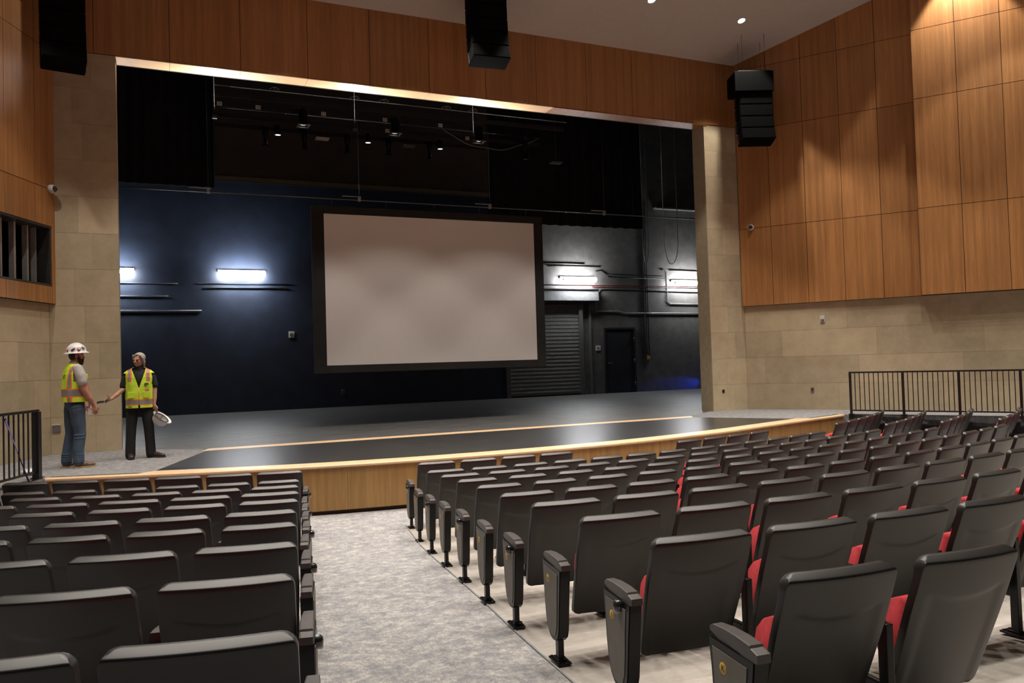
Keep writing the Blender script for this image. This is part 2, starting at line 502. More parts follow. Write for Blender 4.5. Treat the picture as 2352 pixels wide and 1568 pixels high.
# ------------------------------------------------------------------ stage
def catmull(P, n=10):
    out = []
    for i in range(len(P) - 1):
        p0 = P[max(i - 1, 0)]; p1 = P[i]; p2 = P[i + 1]; p3 = P[min(i + 2, len(P) - 1)]
        for k in range(n):
            t = k / n
            out.append(tuple(0.5 * ((2 * b) + (-a + c) * t + (2 * a - 5 * b + 4 * c - d) * t * t + (-a + 3 * b - 3 * c + d) * t ** 3) for a, b, c, d in zip(p0, p1, p2, p3)))
    out.append(tuple(P[-1])); return out
LIPF = catmull([(-1.6, 12.44), (-0.32, 12.05), (0.7, 11.75), (2.0, 11.45), (3.4, 11.28), (4.9, 11.22), (6.5, 11.27), (8.01, 11.47), (9.6, 11.83), (10.97, 12.25), (12.3, 12.65), (13.87, 13.10)], 8)
def lipw(x): return 0.10 if (x < -0.45 or x > 12.7) else 0.34
# maple edging (top with rounded nose)
bm = NB()
prof = []
rings = []
for i, (x, y) in enumerate(LIPF):
    a = Vector(LIPF[max(i - 1, 0)]); b = Vector(LIPF[min(i + 1, len(LIPF) - 1)]); t = (b - a).normalized(); nrm = Vector((-t.y, t.x))
    wd = lipw(x)
    P = Vector((x, y)); rg = []
    for o, z in ((wd, -0.03), (wd, 0.004), (0.02, 0.004), (0.005, 0.0), (-0.004, -0.012), (-0.004, -0.032), (0.006, -0.042), (0.05, -0.045)):
        q = P + nrm * o; rg.append(bm.verts.new((q.x, q.y, z)))
    rings.append(rg)
for A, B in zip(rings[:-1], rings[1:]):
    for k in range(len(A)):
        k2 = (k + 1) % len(A)
        f = bm.faces.new((A[k], A[k2], B[k2], B[k]))
bm.faces.new(rings[0]); bm.faces.new(rings[-1][::-1])
bmesh.ops.recalc_face_normals(bm, faces=bm.faces[:])
struct('trim_3', bm, M['maple'])
# wooden stage front in panels + recessed black toe
bm = NB()
def offs(poly, o):
    out = []
    for i, (x, y) in enumerate(poly):
        a = Vector(poly[max(i - 1, 0)]); b = Vector(poly[min(i + 1, len(poly) - 1)]); t = (b - a).normalized(); out.append((x - t.y * o, y + t.x * o))
    return out
F0, F1 = offs(LIPF, 0.035), offs(LIPF, 0.06)
acc = 0; brk = [0]
for i in range(1, len(F0)):
    acc += math.dist(F0[i], F0[i - 1])
    if acc > 1.22 or i == len(F0) - 1: brk.append(i); acc = 0
for a, b in zip(brk[:-1], brk[1:]):
    idx = list(range(a, b + 1)); fr = [Vector(F0[i]) for i in idx]; bk = [Vector(F1[i]) for i in idx]
    fr[0] = fr[0] + (fr[1] - fr[0]).normalized() * .002; fr[-1] = fr[-1] - (fr[-1] - fr[-2]).normalized() * .002
    prism(bm, [tuple(p) for p in fr] + [tuple(p) for p in bk[::-1]], -0.66, -0.045)
T0, T1 = offs(LIPF, 0.09), offs(LIPF, 0.2)
prism(bm, T0 + T1[::-1], -0.78, -0.05, mi=1)
struct('wall_stage_front', bm, [M['wood_front'], M['joint']])
# stage deck pieces, all tops at z=0 within 2 mm
deckp = offs(LIPF, 0.20)
SY0, SY1 = 14.86, 15.24
SXL, SXR = 0.60, 11.05
lipL = deckp[8]; lipR = deckp[-9]
bm = NB()
mid = [p for p in deckp if -0.4 <= p[0] <= 12.5]
prism(bm, mid + [(SXR, SY0 + .1), (SXL, SY0 + .1)], -0.2, 0.0)
struct('floor_apron', bm, M['apron'])
bm = NB()
prism(bm, [(SXL - .12, SY0), (SXR + .0, SY0), (SXR + .22, SY1), (SXL + .02, SY1)], -0.19, 0.003)
struct('trim_4', bm, M['maple'])
bm = NB()
prism(bm, [(SXL - .1, SY1 - .01), (SXR + .1, SY1 - .01), (XR1 + .05, YP + .1), (XR1 + .13, YP + .6), (24, YP + .6), (24, 27.9), (-5, 27.9), (-5, YP + .6), (XL1 - .13, YP + .6), (XL1, YP + .1), ], -0.2, -0.001)
struct('floor_stage', bm, M['deck'])
bm = NB()
left = [p for p in deckp if p[0] < -0.35]
prism(bm, left + [mid[0], (SXL, SY0 + .1), (SXL - .1, SY1 - .01), (XL1, YP + .12), (XL0 - .1, YP + .12), onL(0.4, -.1), onL(4.5, -.1), (-2.55, 8.0), (-2.15, 11.0)], -0.2, 0.001)
struct('floor_stage_carpet_left', bm, M['carpet_stage'])
RLd = Vector((0.505, -0.863)).normalized()
rl = lambda s: (13.95 + RLd.x * s, 13.05 + RLd.y * s)
bm = NB()
right = [p for p in deckp if p[0] > 12.45]
prism(bm, [mid[-1]] + right[1:] + [rl(0), rl(8.0), onR(9.5, -.1), onR(0.0, -.1), (XR1, YP + .12), (SXR + .1, SY1 - .01), (SXR, SY0 + .1)], -0.2, 0.001)
struct('floor_stage_carpet_right', bm, M['carpet_stage'])
bm = NB()
n2 = (RLd.y, -RLd.x)
prism(bm, [rl(0.0), rl(8.0), (rl(8.0)[0] + .1, rl(8.0)[1] + .06), (rl(0)[0] + .1, rl(0)[1] + .06)], -0.78, 0.01)
struct('trim_5', bm, M['steel_black'])
bm = NB()
prism(bm, [(-1.62, 12.46), (-2.15, 11.0), (-2.55, 8.0), (-2.65, 8.0), (-2.25, 11.1), (-1.72, 12.52)], -0.78, 0.01)
struct('trim_6', bm, M['steel_black'])
# apron hairline joints
# stage house shell
bm = NB(); box(bm, (-5, 27.7, 0), (24, 28.0, 12.4)); struct('wall_stage_rear', bm, M['blackwall'])
bm = NB(); box(bm, (-1.6, 27.62, 0), (11.9, 27.7, 9.5)); struct('wall_stage_rear_left', bm, M['bluewall'])
bm = NB(); box(bm, (-5.3, YP + .6, 0), (-5, 28, 12.4)); struct('wall_stage_left', bm, M['blackwall'])
bm = NB(); box(bm, (24, YP + .6, 0), (24.3, 28, 12.4)); struct('wall_stage_right', bm, M['blackwall'])
bm = NB(); box(bm, (-5.3, YP + .1, 12.2), (24.3, 28, 12.5)); struct('ceiling_stage', bm, M['drape'])

# ------------------------------------------------------------------ control booth opening in left wall
def lp(s, off, z): p = onL(s, off); return Vector((p[0], p[1], z))
def lbox(bm, s0, s1, o0, o1, z0, z1, mi=0):
    prism(bm, [onL(s0, o0), onL(s1, o0), onL(s1, o1), onL(s0, o1)], z0, z1, mi)
bm = NB()
for a in ((0.06, 0.10, 0.09, -0.20, 3.0, 4.07), (1.58, 1.62, .09, -.20, 3.0, 4.07), (0.10, 1.58, .09, -.20, 3.0, 3.035), (.10, 1.58, .09, -.20, 4.035, 4.07)):
    lbox(bm, *a)
struct('window_1', bm, M['darkmetal'])
bm = NB(); lbox(bm, -0.05, 1.8, -1.0, -1.05, 2.8, 4.3); lbox(bm, -0.05, 1.8, -.45, -1.0, 2.75, 2.8); lbox(bm, -.05, 1.8, -.45, -1.0, 4.3, 4.35)
lbox(bm, 1.75, 1.8, -.45, -1.0, 2.8, 4.3); lbox(bm, -.10, -.05, -.45, -1.0, 2.8, 4.3)
struct('wall_booth', bm, M['drape'])
for i, (s, wd) in enumerate(((0.20, .022), (0.44, .04), (0.80, .05), (1.16, .04), (1.48, .035))):
    bm = NB()
    lbox(bm, s - wd / 2, s + wd / 2, -.10, -.104, 3.035, 4.035); lbox(bm, s - wd / 2, s - wd / 2 + .003, -.104, -.19, 3.035, 4.035); lbox(bm, s + wd / 2 - .003, s + wd / 2, -.104, -.19, 3.035, 4.035)
    o = obj('metal_stud', bm, M['galv'])
    tag(o, ['narrow bare steel stud at the right edge of the booth opening', 'bare steel stud second from the right in the booth opening', 'widest bare steel stud in the middle of the booth opening',
            'bare steel stud fourth from the right in the booth opening', 'bare steel stud at the left edge of the booth opening'][i], 'metal stud', 'studs in the booth opening')

# ------------------------------------------------------------------ house downlights (recessed cans in the sloped ceiling)
bmT = NB(); lathe(bmT, [(0.085, 0.02), (0.115, 0.0), (0.115, -0.012), (0.085, -0.012), (0.08, 0.03)], 24)
me_ring = mesh_of('trim_ring', bmT, M['white'], True)
bmL = NB(); lathe(bmL, [(0.0, -0.002), (0.083, -0.002)], 24); 
me_lens = mesh_of('lens', bmL, M['downlens'], True)
slope = math.atan(0.32)
def downlight(x, y, energy=SPOT_E, label=None, half=SPOT_HALF):
    z = ceilZ(y) - 0.003
    t = thing('downlight', label or 'round recessed downlight in the sloped ceiling above the seating', 'downlight', (x, y, z), 0, 'recessed ceiling downlights')
    rx = -slope if y > 7.5 else 0
    obj('trim_ring', me_ring, None, t, rot=(rx, 0, 0)); obj('lens', me_lens, None, t, rot=(rx, 0, 0))
    ld = bpy.data.lights.new('downlight_beam', 'SPOT'); ld.energy = energy; ld.color = SPOT_COL
    ld.spot_size = R(2 * half); ld.spot_blend = 0.22; ld.shadow_soft_size = 0.08
    lo = bpy.data.objects.new('downlight_beam', ld); COL.objects.link(lo); lo.parent = t; lo.location = (0, 0, -0.06)
downlight(10.07, 14.53, label='round ceiling downlight nearest the top middle of the ceiling edge')
downlight(12.69, 14.63, label='round glowing ceiling downlight just above the right hanging speaker')
for x in (7.45, 4.83, 2.21): downlight(x, 14.55)
for y in (12.3, 9.6, 6.9, 4.2):
    x = -0.41 - 2.62 * int((12.3 - y) / 5.4)
    xr = XR0 + (YP - y) * 0.7265 - 1.1
    if y == 12.3: downlight(16.25, 11.55, SPOT_E * 1.8); downlight(-2.75, 12.5); xr = 14.5
    while x < min(xr, 20):
        downlight(x, y); x += 2.62

exec_marker = None

# ------------------------------------------------------------------ folding theatre seats
def shell_mesh(wd):
    """moulded seat back seen from behind; origin on floor below its top edge, +Y faces the stage"""
    bm = NB(); nu, nv = 22, 30; zt, zb = 0.86, 0.235; th = 0.038
    def P(u, v, front):
        # u -1..1, v 0 bottom..1 top
        z = zb + (zt - zb) * v
        wv = wd / 2 * (0.93 + 0.07 * min(1, v * 1.6))
        # rounded corners
        r = 0.055; dz = zt - z
        if dz < r: wv -= r - math.sqrt(max(0, r * r - (r - dz) ** 2))
        r2 = 0.03; db = z - zb
        if db < r2: wv -= r2 - math.sqrt(max(0, r2 * r2 - (r2 - db) ** 2))
        x = u * wv
        y = 0.235 * (1 - v) ** 1.08 + 0.022 * (x / (wd / 2)) ** 2
        if not front:
            # shallow recess with a smile shaped upper edge
            lim = 0.70 - 0.035 * (1 - (abs(x) / (0.36 * wd)) ** 2)
            k = 1 / (1 + math.exp(-(lim - z) / 0.003)) * (1 / (1 + math.exp((abs(x) - 0.37 * wd) / 0.003)))
            y += 0.006 * k
            rr = 0.026
            if dz < rr: y += 0.048 * (1 - dz / rr) ** 1.12
        else:
            y += th + 0.022 * max(0.0, 1 - dz / 0.07)
        return (x, y, z)
    us = [math.sin(math.pi / 2 * (-1 + 2 * i / nu)) * 0.45 + 0.55 * (-1 + 2 * i / nu) for i in range(nu + 1)]
    vsn = [0, .012, .03, .07, .14, .22, .3, .38, .46, .54, .6, .66, .685, .70, .712, .722, .732, .742, .752, .765, .79, .83, .87, .905, .93, .95, .962, .968, .974, .982, .989, .995, 1.0]
    A = [[bm.verts.new(P(u, v, False)) for v in vsn] for u in us]
    B = [[bm.verts.new(P(u, v, True)) for v in vsn] for u in us]
    nu = len(us) - 1; nv = len(vsn) - 1
    for i in range(nu):
        for j in range(nv):
            bm.faces.new((A[i][j], A[i + 1][j], A[i + 1][j + 1], A[i][j + 1]))
            bm.faces.new((B[i][j], B[i][j + 1], B[i + 1][j + 1], B[i + 1][j]))
    for j in range(nv):
        bm.faces.new((A[0][j], A[0][j + 1], B[0][j + 1], B[0][j])); bm.faces.new((A[nu][j], B[nu][j], B[nu][j + 1], A[nu][j + 1]))
    for i in range(nu):
        bm.faces.new((A[i][0], B[i][0], B[i + 1][0], A[i + 1][0])); bm.faces.new((A[i][nv], A[i + 1][nv], B[i + 1][nv], B[i][nv]))
    bmesh.ops.recalc_face_normals(bm, faces=bm.faces[:])
    # soften the rim
    es = [e for e in bm.edges if len(e.link_faces) == 2 and e.calc_face_angle(0) > R(50)]
    bmesh.ops.bevel(bm, geom=es, offset=0.009, segments=3, affect='EDGES', profile=0.5, clamp_overlap=True)
    return mesh_of('backrest_shell', bm, M['plastic'], True)

def cushion(bm, wd, z0, z1, ysec, bev=0.03):
    """box lofted in x; ysec: profile polygon in (y,z)"""
    n = len(ysec); xs = [-wd / 2, -wd / 2 + .012, -wd / 2 + .04, 0, wd / 2 - .04, wd / 2 - .012, wd / 2]; sc = [0.80, 0.93, 1, 1.03, 1, 0.93, 0.80]
    cy = sum(p[0] for p in ysec) / n; cz = sum(p[1] for p in ysec) / n
    rg = [[bm.verts.new((x, cy + (y - cy) * s, cz + (z - cz) * (1 - (1 - s) * .25))) for y, z in ysec] for x, s in zip(xs, sc)]
    for A, B in zip(rg[:-1], rg[1:]):
        for k in range(n): bm.faces.new((A[k], A[(k + 1) % n], B[(k + 1) % n], B[k]))
    bm.faces.new(rg[0]); bm.faces.new(rg[-1][::-1]); bmesh.ops.recalc_face_normals(bm, faces=bm.faces[:])

def seat_mesh(wd):
    bm = NB()
    cushion(bm, wd - 0.15, .2, .66, [(.262, .325), (.35, .335), (.385, .39), (.378, .50), (.35, .575), (.30, .622), (.24, .648), (.185, .652), (.160, .63), (.195, .45), (.235, .36)])
    return mesh_of('seat_cushion', bm, M['red'], True)
def pad_mesh(wd):
    bm = NB()
    cushion(bm, wd - 0.16, .3, .8, [(.225, .40), (.262, .40), (.200, .55), (.125, .74), (.095, .79), (.070, .80), (.062, .76), (.145, .55)])
    return mesh_of('back_cushion', bm, M['red'], True)

def armrest_bm(x, y0=.035, dz=0.0):
    bm = NB()
    # side profile (y,z) lofted over x
    prof = [(.035, .590), (.035, .622), (.075, .634), (.080, .643), (.16, .651), (.25, .652), (.33, .644), (.352, .632), (.352, .615), (.30, .600), (.10, .575)]
    prof = [(max(y, y0) if y0 > .05 else y, z + dz) for y, z in prof]
    xs = [(-.029, .94), (-.024, 1.0), (0, 1.0), (.024, 1.0), (.029, .94)]
    cz = .612 + dz
    rg = [[bm.verts.new((x + dx * (1 - .25 * max(0, (y - .2)) / .15), y, cz + (z - cz) * s)) for y, z in prof] for dx, s in xs]
    n = len(prof)
    for A, B in zip(rg[:-1], rg[1:]):
        for k in range(n): bm.faces.new((A[k], A[(k + 1) % n], B[(k + 1) % n], B[k]))
    bm.faces.new(rg[0]); bm.faces.new(rg[-1][::-1]); bmesh.ops.recalc_face_normals(bm, faces=bm.faces[:])
    return bm
def column_bm(x, full):
    bm = NB()
    box(bm, (x - .018, .15, .012), (x + .018, .20, .30 if full else .58), bev=.004)
    if not full:
        box(bm, (x - .012, .19, .50), (x + .012, .34, .575), bev=.004)
        box(bm, (x - .014, .17, .22), (x + .014, .30, .34), bev=.01)
    return bm
def foot_bm(x):
    bm = NB()
    v = box(bm, (x - .045, .10, 0), (x + .045, .255, .012), bev=.003)
    box(bm, (x - .028, .135, .010), (x + .028, .215, .024), bev=.006)
    for sx in (-.03, .03):
        for sy in (.118, .238):
            lathe(bm, [(0.0, .020), (.007, .019), (.009, .012)], 8, M=Matrix.Translation((x + sx, sy, 0)))
    return bm
def endpanel_bm(x):
    bm = NB()
    # outline in y,z : wide top, tapering to a rounded bottom
    out = [(.050, .564), (.345, .572), (.345, .53), (.335, .45), (.325, .33), (.310, .24), (.285, .175), (.245, .135), (.20, .122), (.15, .13), (.115, .155), (.098, .20), (.085, .30), (.070, .42), (.055, .52)]
    for sgn in (0,):
        a = [bm.verts.new((x - .033, y, z)) for y, z in out]; b = [bm.verts.new((x + .033, y, z)) for y, z in out]; n = len(out)
        bm.faces.new(a); bm.faces.new(b[::-1])
        for k in range(n): bm.faces.new((a[k], b[k], b[(k + 1) % n], a[(k + 1) % n]))
    bmesh.ops.recalc_face_normals(bm, faces=bm.faces[:])
    bmesh.ops.bevel(bm, geom=[e for e in bm.edges if e.calc_face_angle(0) > R(60)], offset=.005, segments=2, affect='EDGES')
    return bm
def insert_bm(x, s):
    bm = NB()
    out = [(.092, .530), (.318, .538), (.312, .45), (.303, .34), (.290, .25), (.268, .19), (.235, .158), (.19, .150), (.15, .165), (.128, .21), (.115, .30), (.105, .42)]
    x0, x1 = x + s * .0325, x + s * .036
    a = [bm.verts.new((x0, y, z)) for y, z in out]; b = [bm.verts.new((x1, y, z)) for y, z in out]; n = len(out)
    bm.faces.new(a); bm.faces.new(b)
    for k in range(n): bm.faces.new((a[k], a[(k + 1) % n], b[(k + 1) % n], b[k]))
    bmesh.ops.recalc_face_normals(bm, faces=bm.faces[:])
    return bm

def text_bm(bm, ch, size, M4, mi):
    cu = bpy.data.curves.new('t', 'FONT'); cu.body = ch; cu.size = size; cu.align_x = 'CENTER'; cu.align_y = 'CENTER'; cu.extrude = 0.0004; cu.resolution_u = 3
    o = bpy.data.objects.new('t', cu); COL.objects.link(o)
    dg = bpy.context.evaluated_depsgraph_get(); me = bpy.data.meshes.new_from_object(o.evaluated_get(dg))
    nv = len(bm.verts); nf = len(bm.faces)
    bm.from_mesh(me); bm.verts.ensure_lookup_table(); bm.faces.ensure_lookup_table()
    for v in bm.verts[nv:]: v.co = M4 @ v.co
    for f in bm.faces[nf:]: f.material_index = mi
    bpy.data.objects.remove(o); bpy.data.curves.remove(cu); bpy.data.meshes.remove(me)

def disc_bm(x, s, letter, zc):
    bm = NB()
    Mx = Matrix(((0, 0, s, x + s * .0362), (0 if s else 0, 1, 0, .245), (1, 0, 0, zc), (0, 0, 0, 1)))
    # local: X->up, Y->y, Z->outward
    lathe(bm, [(0.0, .0016), (.022, .0016), (.0235, 0.0)], 24, 0, Mx)
    # text: right of text points along +/-y as read from the aisle
    Tx = Matrix(((0, 0, s, x + s * .0382), (s, 0, 0, .245), (0, 1, 0, zc), (0, 0, 0, 1)))
    text_bm(bm, letter, .034, Tx, 1)
    return bm
def lamp_bm(x, s):
    bm = NB()
    Mx = Matrix(((0, 0, s, x + s * .033), (0, 1, 0, .155), (1, 0, 0, .535), (0, 0, 0, 1)))
    lathe(bm, [(.030, 0), (.030, .008), (.027, .022), (.018, .032), (0, .036)], 20, 0, Mx)
    lathe(bm, [(.014, .0), (.014, .028), (.006, .034), (0, .035)], 12, 1, Matrix.Translation((0, 0, -.022)) @ Mx)
    return bm

EX = {-1: .042, 1: .0}
_cache = {}
def cached(key, fn):
    if key not in _cache: _cache[key] = fn()
    return _cache[key]

ORD = ['', 'first', 'second', 'third', 'fourth', 'fifth', 'sixth', 'seventh', 'eighth', 'ninth', 'tenth', 'eleventh', 'twelfth', 'thirteenth', 'fourteenth', 'fifteenth', 'sixteenth']
ROWL = 'ABCDEFGHJK'
def theatre_seat(x, y, pitch, wd, side, aisle, row, label, group, far_end=False, disc=True):
    """side: -1/+1 the side (local x) where this seat's own standard and armrest stand"""
    z = floorZ(x, y) if row > 0 else -0.72
    z = -0.72 + 0.06 * max(0, row - 1) if True else z
    rz = -math.atan2(CX - x, CY - y)
    t = thing('folding_seat', label, 'theatre seat', (x, y, z), rz, group)
    k = round(wd, 2); px = round(pitch / 2, 3)
    obj('backrest', cached(('sh', k), lambda: shell_mesh(k)), None, t)
    obj('back_cushion', cached(('pad', k), lambda: pad_mesh(k)), None, t)
    obj('seat_cushion', cached(('seat', k), lambda: seat_mesh(k)), None, t)
    def standard(s, full):
        X = s * (px + EX[side] if full else px)
        obj('armrest', cached(('arm', X, full), lambda: mesh_of('armrest', armrest_bm(X, .035 if full else .20, -.028), M['arm'], False)), None, t)
        lg = obj('leg', cached(('col', X, full), lambda: mesh_of('leg', column_bm(X, full), M['steel_black'])), None, t)
        obj('foot_plate', cached(('foot', X), lambda: mesh_of('foot_plate', foot_bm(X), M['steel_black'])), None, lg)
        if full:
            e = obj('end_panel', cached(('end', X), lambda: mesh_of('end_panel', endpanel_bm(X), M['steel_black'])), None, t)
            obj('panel_insert', cached(('ins', X, s), lambda: mesh_of('panel_insert', insert_bm(X, s), M['panel_grey'])), None, e)
            return e
    e = standard(side, aisle)
    if aisle and disc:
        lit = row % 2 == 0
        zc = 0.475 if not lit else 0.465
        d = obj('row_letter_disc', disc_bm(side * (px + EX[side]), side, ROWL[row], zc), [M['disc'], M['ink']], e)
        d['label'] = 'yellow disc with black letter ' + ROWL[row]
        if lit:
            lm = obj('aisle_lamp', cached(('lamp', side * (px + EX[side]), side), lambda: mesh_of('aisle_lamp', lamp_bm(side * (px + EX[side]), side), [M['chromeblack'], M['glass_lens']], True)), None, e)
            bm = NB(); X = side * (px + EX[side])
            tube(bm, [(X + .0, .27, .14), (X + .01, .30, .10), (X + .02, .25, .05), (X + .025, .19, .02), (X + .03, .14, .03)], .0035, 6)
            tube(bm, [(X - .0, .12, .14), (X - .01, .09, .10), (X - .02, .12, .05), (X - .022, .17, .03)], .003, 6)
            obj('lamp_cable', bm, M['steel_black'], t)
    if far_end: standard(-side, True)
    return t

def inframe(x, y, z=-0.1):
    p = cam.matrix_world.inverted() @ Vector((x, y, z))
    if p.z > -0.5: return False
    u = p.x / -p.z * 1791.16; v = p.y / -p.z * 1791.16
    return -1176 - 130 < u < 1176 + 130 and v > -784 - 330

# (first centre X, pitch, shell width) beside the near aisle
LB = [(1.22, .600, .545), (1.11, .550, .475), (.97, .583, .49), (.83, .620, .535), (.73, .585, .495), (.58, .605, .505), (.49, .555, .46), (.34, .600, .52), (.19, .620, .54), (.06, .620, .565)]
MB = [(3.17, .575, .50), (3.03, .552, .47), (2.91, .548, .45), (2.80, .540, .425), (2.70, .545, .43), (2.59, .562, .455), (2.52, .628, .515), (2.43, .645, .52), (2.34, .650, .535), (2.26, .625, .50)]
XEND = [0, 9.95, 10.35, 10.80, 11.2, 11.65, 12.1, 12.5, 12.9, 13.3]
def arc_pos(X0, pitch, Rr, j, sgn):
    th0 = math.asin((X0 - CX) / Rr); th = th0 + sgn * j * pitch / Rr
    return CX + Rr * math.sin(th), CY - Rr * math.cos(th)
def clear(x, y): return x < 13.95 + (13.05 - y) * .585 - .62
for r in range(10):
    rowname = ORD[r + 1] + ' row'
    # left block: aisle on its right
    X0, pt, wd = LB[r]
    for j in range(14):
        x, y = arc_pos(X0, pt, RR[r], j, -1)
        if not inframe(x, y, .55) or x < -1.23 - .338 * (12.55 - y): break
        theatre_seat(x, y, pt, wd, 1, j == 0, r,
                     ('black folding aisle seat' if j == 0 else 'black folding seat, %s from the aisle' % ORD[j + 1]) + ', %s from stage, left block' % rowname, 'folding seats of the left block')
    # middle block
    X0, pt, wd = MB[r]
    for j in range(22):
        if r == 0:
            if j < 4: x, y = arc_pos(X0, pt, RR[0], j, 1)
            elif j < 8: x, y = arc_pos(7.29, .575, RR[0], j - 4, 1)
            else: break
            lab = ('black folding aisle seat' if j == 0 else 'black folding seat, %s from the aisle' % ORD[j + 1]) + ', front row before the gap, middle block' if j < 4 else 'black folding seat, %s beyond the wheelchair gap, front row, middle block' % ORD[j - 3]
            theatre_seat(x, y, pt, wd, -1, j in (0, 4), r, lab, 'folding seats of the middle block', far_end=j in (3, 7), disc=j == 0)
            continue
        x, y = arc_pos(X0, pt, RR[r], j, 1)
        if x > XEND[r] - .2 or not inframe(x, y, .55): break
        last = arc_pos(X0, pt, RR[r], j + 1, 1)[0] > XEND[r] - .2
        theatre_seat(x, y, pt, wd, -1, j == 0, r,
                     ('black folding aisle seat' if j == 0 else 'black folding seat, %s from the aisle' % ORD[j + 1]) + ', %s from stage, middle block' % rowname, 'folding seats of the middle block', far_end=last)
    # far right block: continues the arcs beyond the second aisle
    X0 = 11.24 + 0.455 * r; Rr = RR[r] + 0.35; mx = (6, 7, 8, 8, 8, 8, 8, 8, 8, 8)[r]
    for j in range(mx):
        x, y = arc_pos(X0, .59, Rr, j, 1)
        if not inframe(x, y, .55) or not clear(x, y): break
        last = not clear(*arc_pos(X0, .59, Rr, j + 1, 1))
        theatre_seat(x, y, .59, .50, -1, j == 0, r,
                     ('black folding aisle seat' if j == 0 else 'black folding seat, %s from the aisle' % ORD[j + 1]) + ', %s from stage, far right block' % rowname, 'folding seats of the far right block', far_end=j == mx - 1 or last, disc=False)

# ------------------------------------------------------------------ railings
def railing(name, label, P, Q, posts, nbal, z0, ztop, zbot, post_w, endw=None):
    P, Q = Vector(P), Vector(Q); d = (Q - P).normalized(); L = (Q - P).length; ang = math.atan2(d.y, d.x)
    t = thing(name, label, 'railing', (P.x, P.y, z0), ang)
    bm = NB(); box(bm, (0, -.022, ztop - .035), (L, .022, ztop), bev=.004); obj('top_rail', bm, M['rail'], t)
    bm = NB(); box(bm, (0, -.015, zbot - .03), (L, .015, zbot), bev=.003); obj('bottom_rail', bm, M['rail'], t)
    for i, s in enumerate(posts):
        pw = endw if (endw and i == 0) else post_w
        bm = NB(); box(bm, (s, -pw / 2, 0), (s + pw, pw / 2, ztop - .03), bev=.003)
        box(bm, (s - .03, -.06, 0), (s + pw + .03, .06, .01)); obj('post', bm, M['rail'], t)
    for a, b in zip(posts[:-1], posts[1:]):
        for k in range(1, nbal + 1):
            s = a + (b - a) * k / (nbal + 1) + post_w / 2
            bm = NB(); box(bm, (s - .008, -.008, zbot - .01), (s + .008, .008, ztop - .03)); obj('baluster', bm, M['rail'], t)
    return t
railing('railing', 'long black metal railing along the right side platform', rl(0.03), rl(6.0), [0, 1.07, 2.13, 3.21, 4.3, 5.9], 10, 0.012, .95, .10, .05)
pL0 = Vector((-1.68, 12.55)); dL = Vector((-.32, -.947)).normalized()
railing('railing', 'short black metal railing left of the man by the left wall', pL0, pL0 + dL * 2.6, [0, 1.3, 2.55], 10, 0.012, .94, .10, .05, endw=.09)

# purple pole and plastic bag
bm = NB(); tube(bm, [(0, 0, 0), (-.27, -.03, .90)], [.014, .014], 12)
pole = thing('pole', 'dark purple pole leaning against the short left railing', 'pole', (-1.66, 11.70, 0.002))
obj('shaft', bm, plain('purple_pole', (0.03, 0.02, 0.13), 0.4), pole)
bm = NB(); tube(bm, [(-.262, -.029, .87), (-.275, -.031, .915)], [.017, .012], 12); obj('end_cap', bm, M['steel_black'], pole)
bm = NB(); bmesh.ops.create_icosphere(bm, subdivisions=4, radius=.09)
for v in bm.verts:
    v.co.z = max(-.045, v.co.z * .6) ; v.co *= 1 + .18 * math.sin(37 * v.co.x + 11 * v.co.z) * math.cos(41 * v.co.y)
    v.co.x *= 1.4
bagm = NT('clear_plastic_film'); bagm.b.inputs['Transmission Weight'].default_value = .5
bag = obj('plastic_bag', bm, bagm.fin((.75, .78, .8), .2), None, True, loc=(-1.86, 13.0, .05))
tag(bag, 'crumpled clear plastic bag on the carpet behind the left railing post', 'plastic bag')

# ------------------------------------------------------------------ wall devices
def plate(name, label, cat, P, n, w_, h_, mats, detail=None, th=.012):
    """P centre on wall, n outward normal (2D)"""
    n = Vector(n).normalized(); ang = math.atan2(n.y, n.x) + math.pi / 2
    t = thing(name, label, cat, (P[0], P[1], P[2]), ang)
    bm = NB(); box(bm, (-w_ / 2, -th, -h_ / 2), (w_ / 2, 0, h_ / 2), bev=.003); obj('cover_plate', bm, mats, t)
    if detail:
        for nm, b, m in detail:
            bm = NB(); box(bm, b[0], b[1], bev=.002); obj(nm, bm, m, t)
    return t
q = onR(1.89, .003)
plate('horn_strobe', 'small white alarm strobe high on the right stone wall', 'alarm strobe', (q[0], q[1], 2.24), rin, .11, .17, M['white'],
      [('lens', ((-.035, -.035, -.06), (.035, -.012, -.005)), M['darkmetal']), ('flash_bulb', ((-.012, -.042, -.045), (.012, -.034, -.02)), M['white'])], .02)
q = onR(1.59, .003)
plate('outlet', 'grey metal outlet low on the right stone wall', 'outlet', (q[0], q[1], .49), rin, .075, .125, M['alu'], [('socket', ((-.02, -.018, -.035), (.02, -.011, .035)), M['darkmetal'])])
plate('outlet', 'small black outlet low on the right stone pier', 'outlet', (12.93, YP - .001, .50), (0, -1), .07, .075, M['steel_black'], [('socket', ((-.018, -.016, -.02), (.018, -.011, .02)), M['ink'])])
plate('floor_box', 'square metal box low on the left stone pier behind the man', 'wall box', (-1.87, YP - .001, .47), (0, -1), .13, .13, M['alu'], [('lid', ((-.068, -.03, .05), (.068, -.010, .068)), M['white'])], .02)
plate('switch', 'white control plate on the dark rear wall left of the screen', 'switch', (3.86, 27.62, 2.57), (0, -1), .19, .22, M['white'], [('button', ((-.06, -.03, -.05), (.05, -.012, .04)), M['frame_grey'])], .02)
plate('outlet', 'dim grey outlet low on the dark rear wall below the screen', 'outlet', (5.58, 27.62, .52), (0, -1), .12, .16, M['frame_grey'], [('socket', ((-.03, -.022, -.04), (.03, -.012, .04)), M['ink'])], .015)
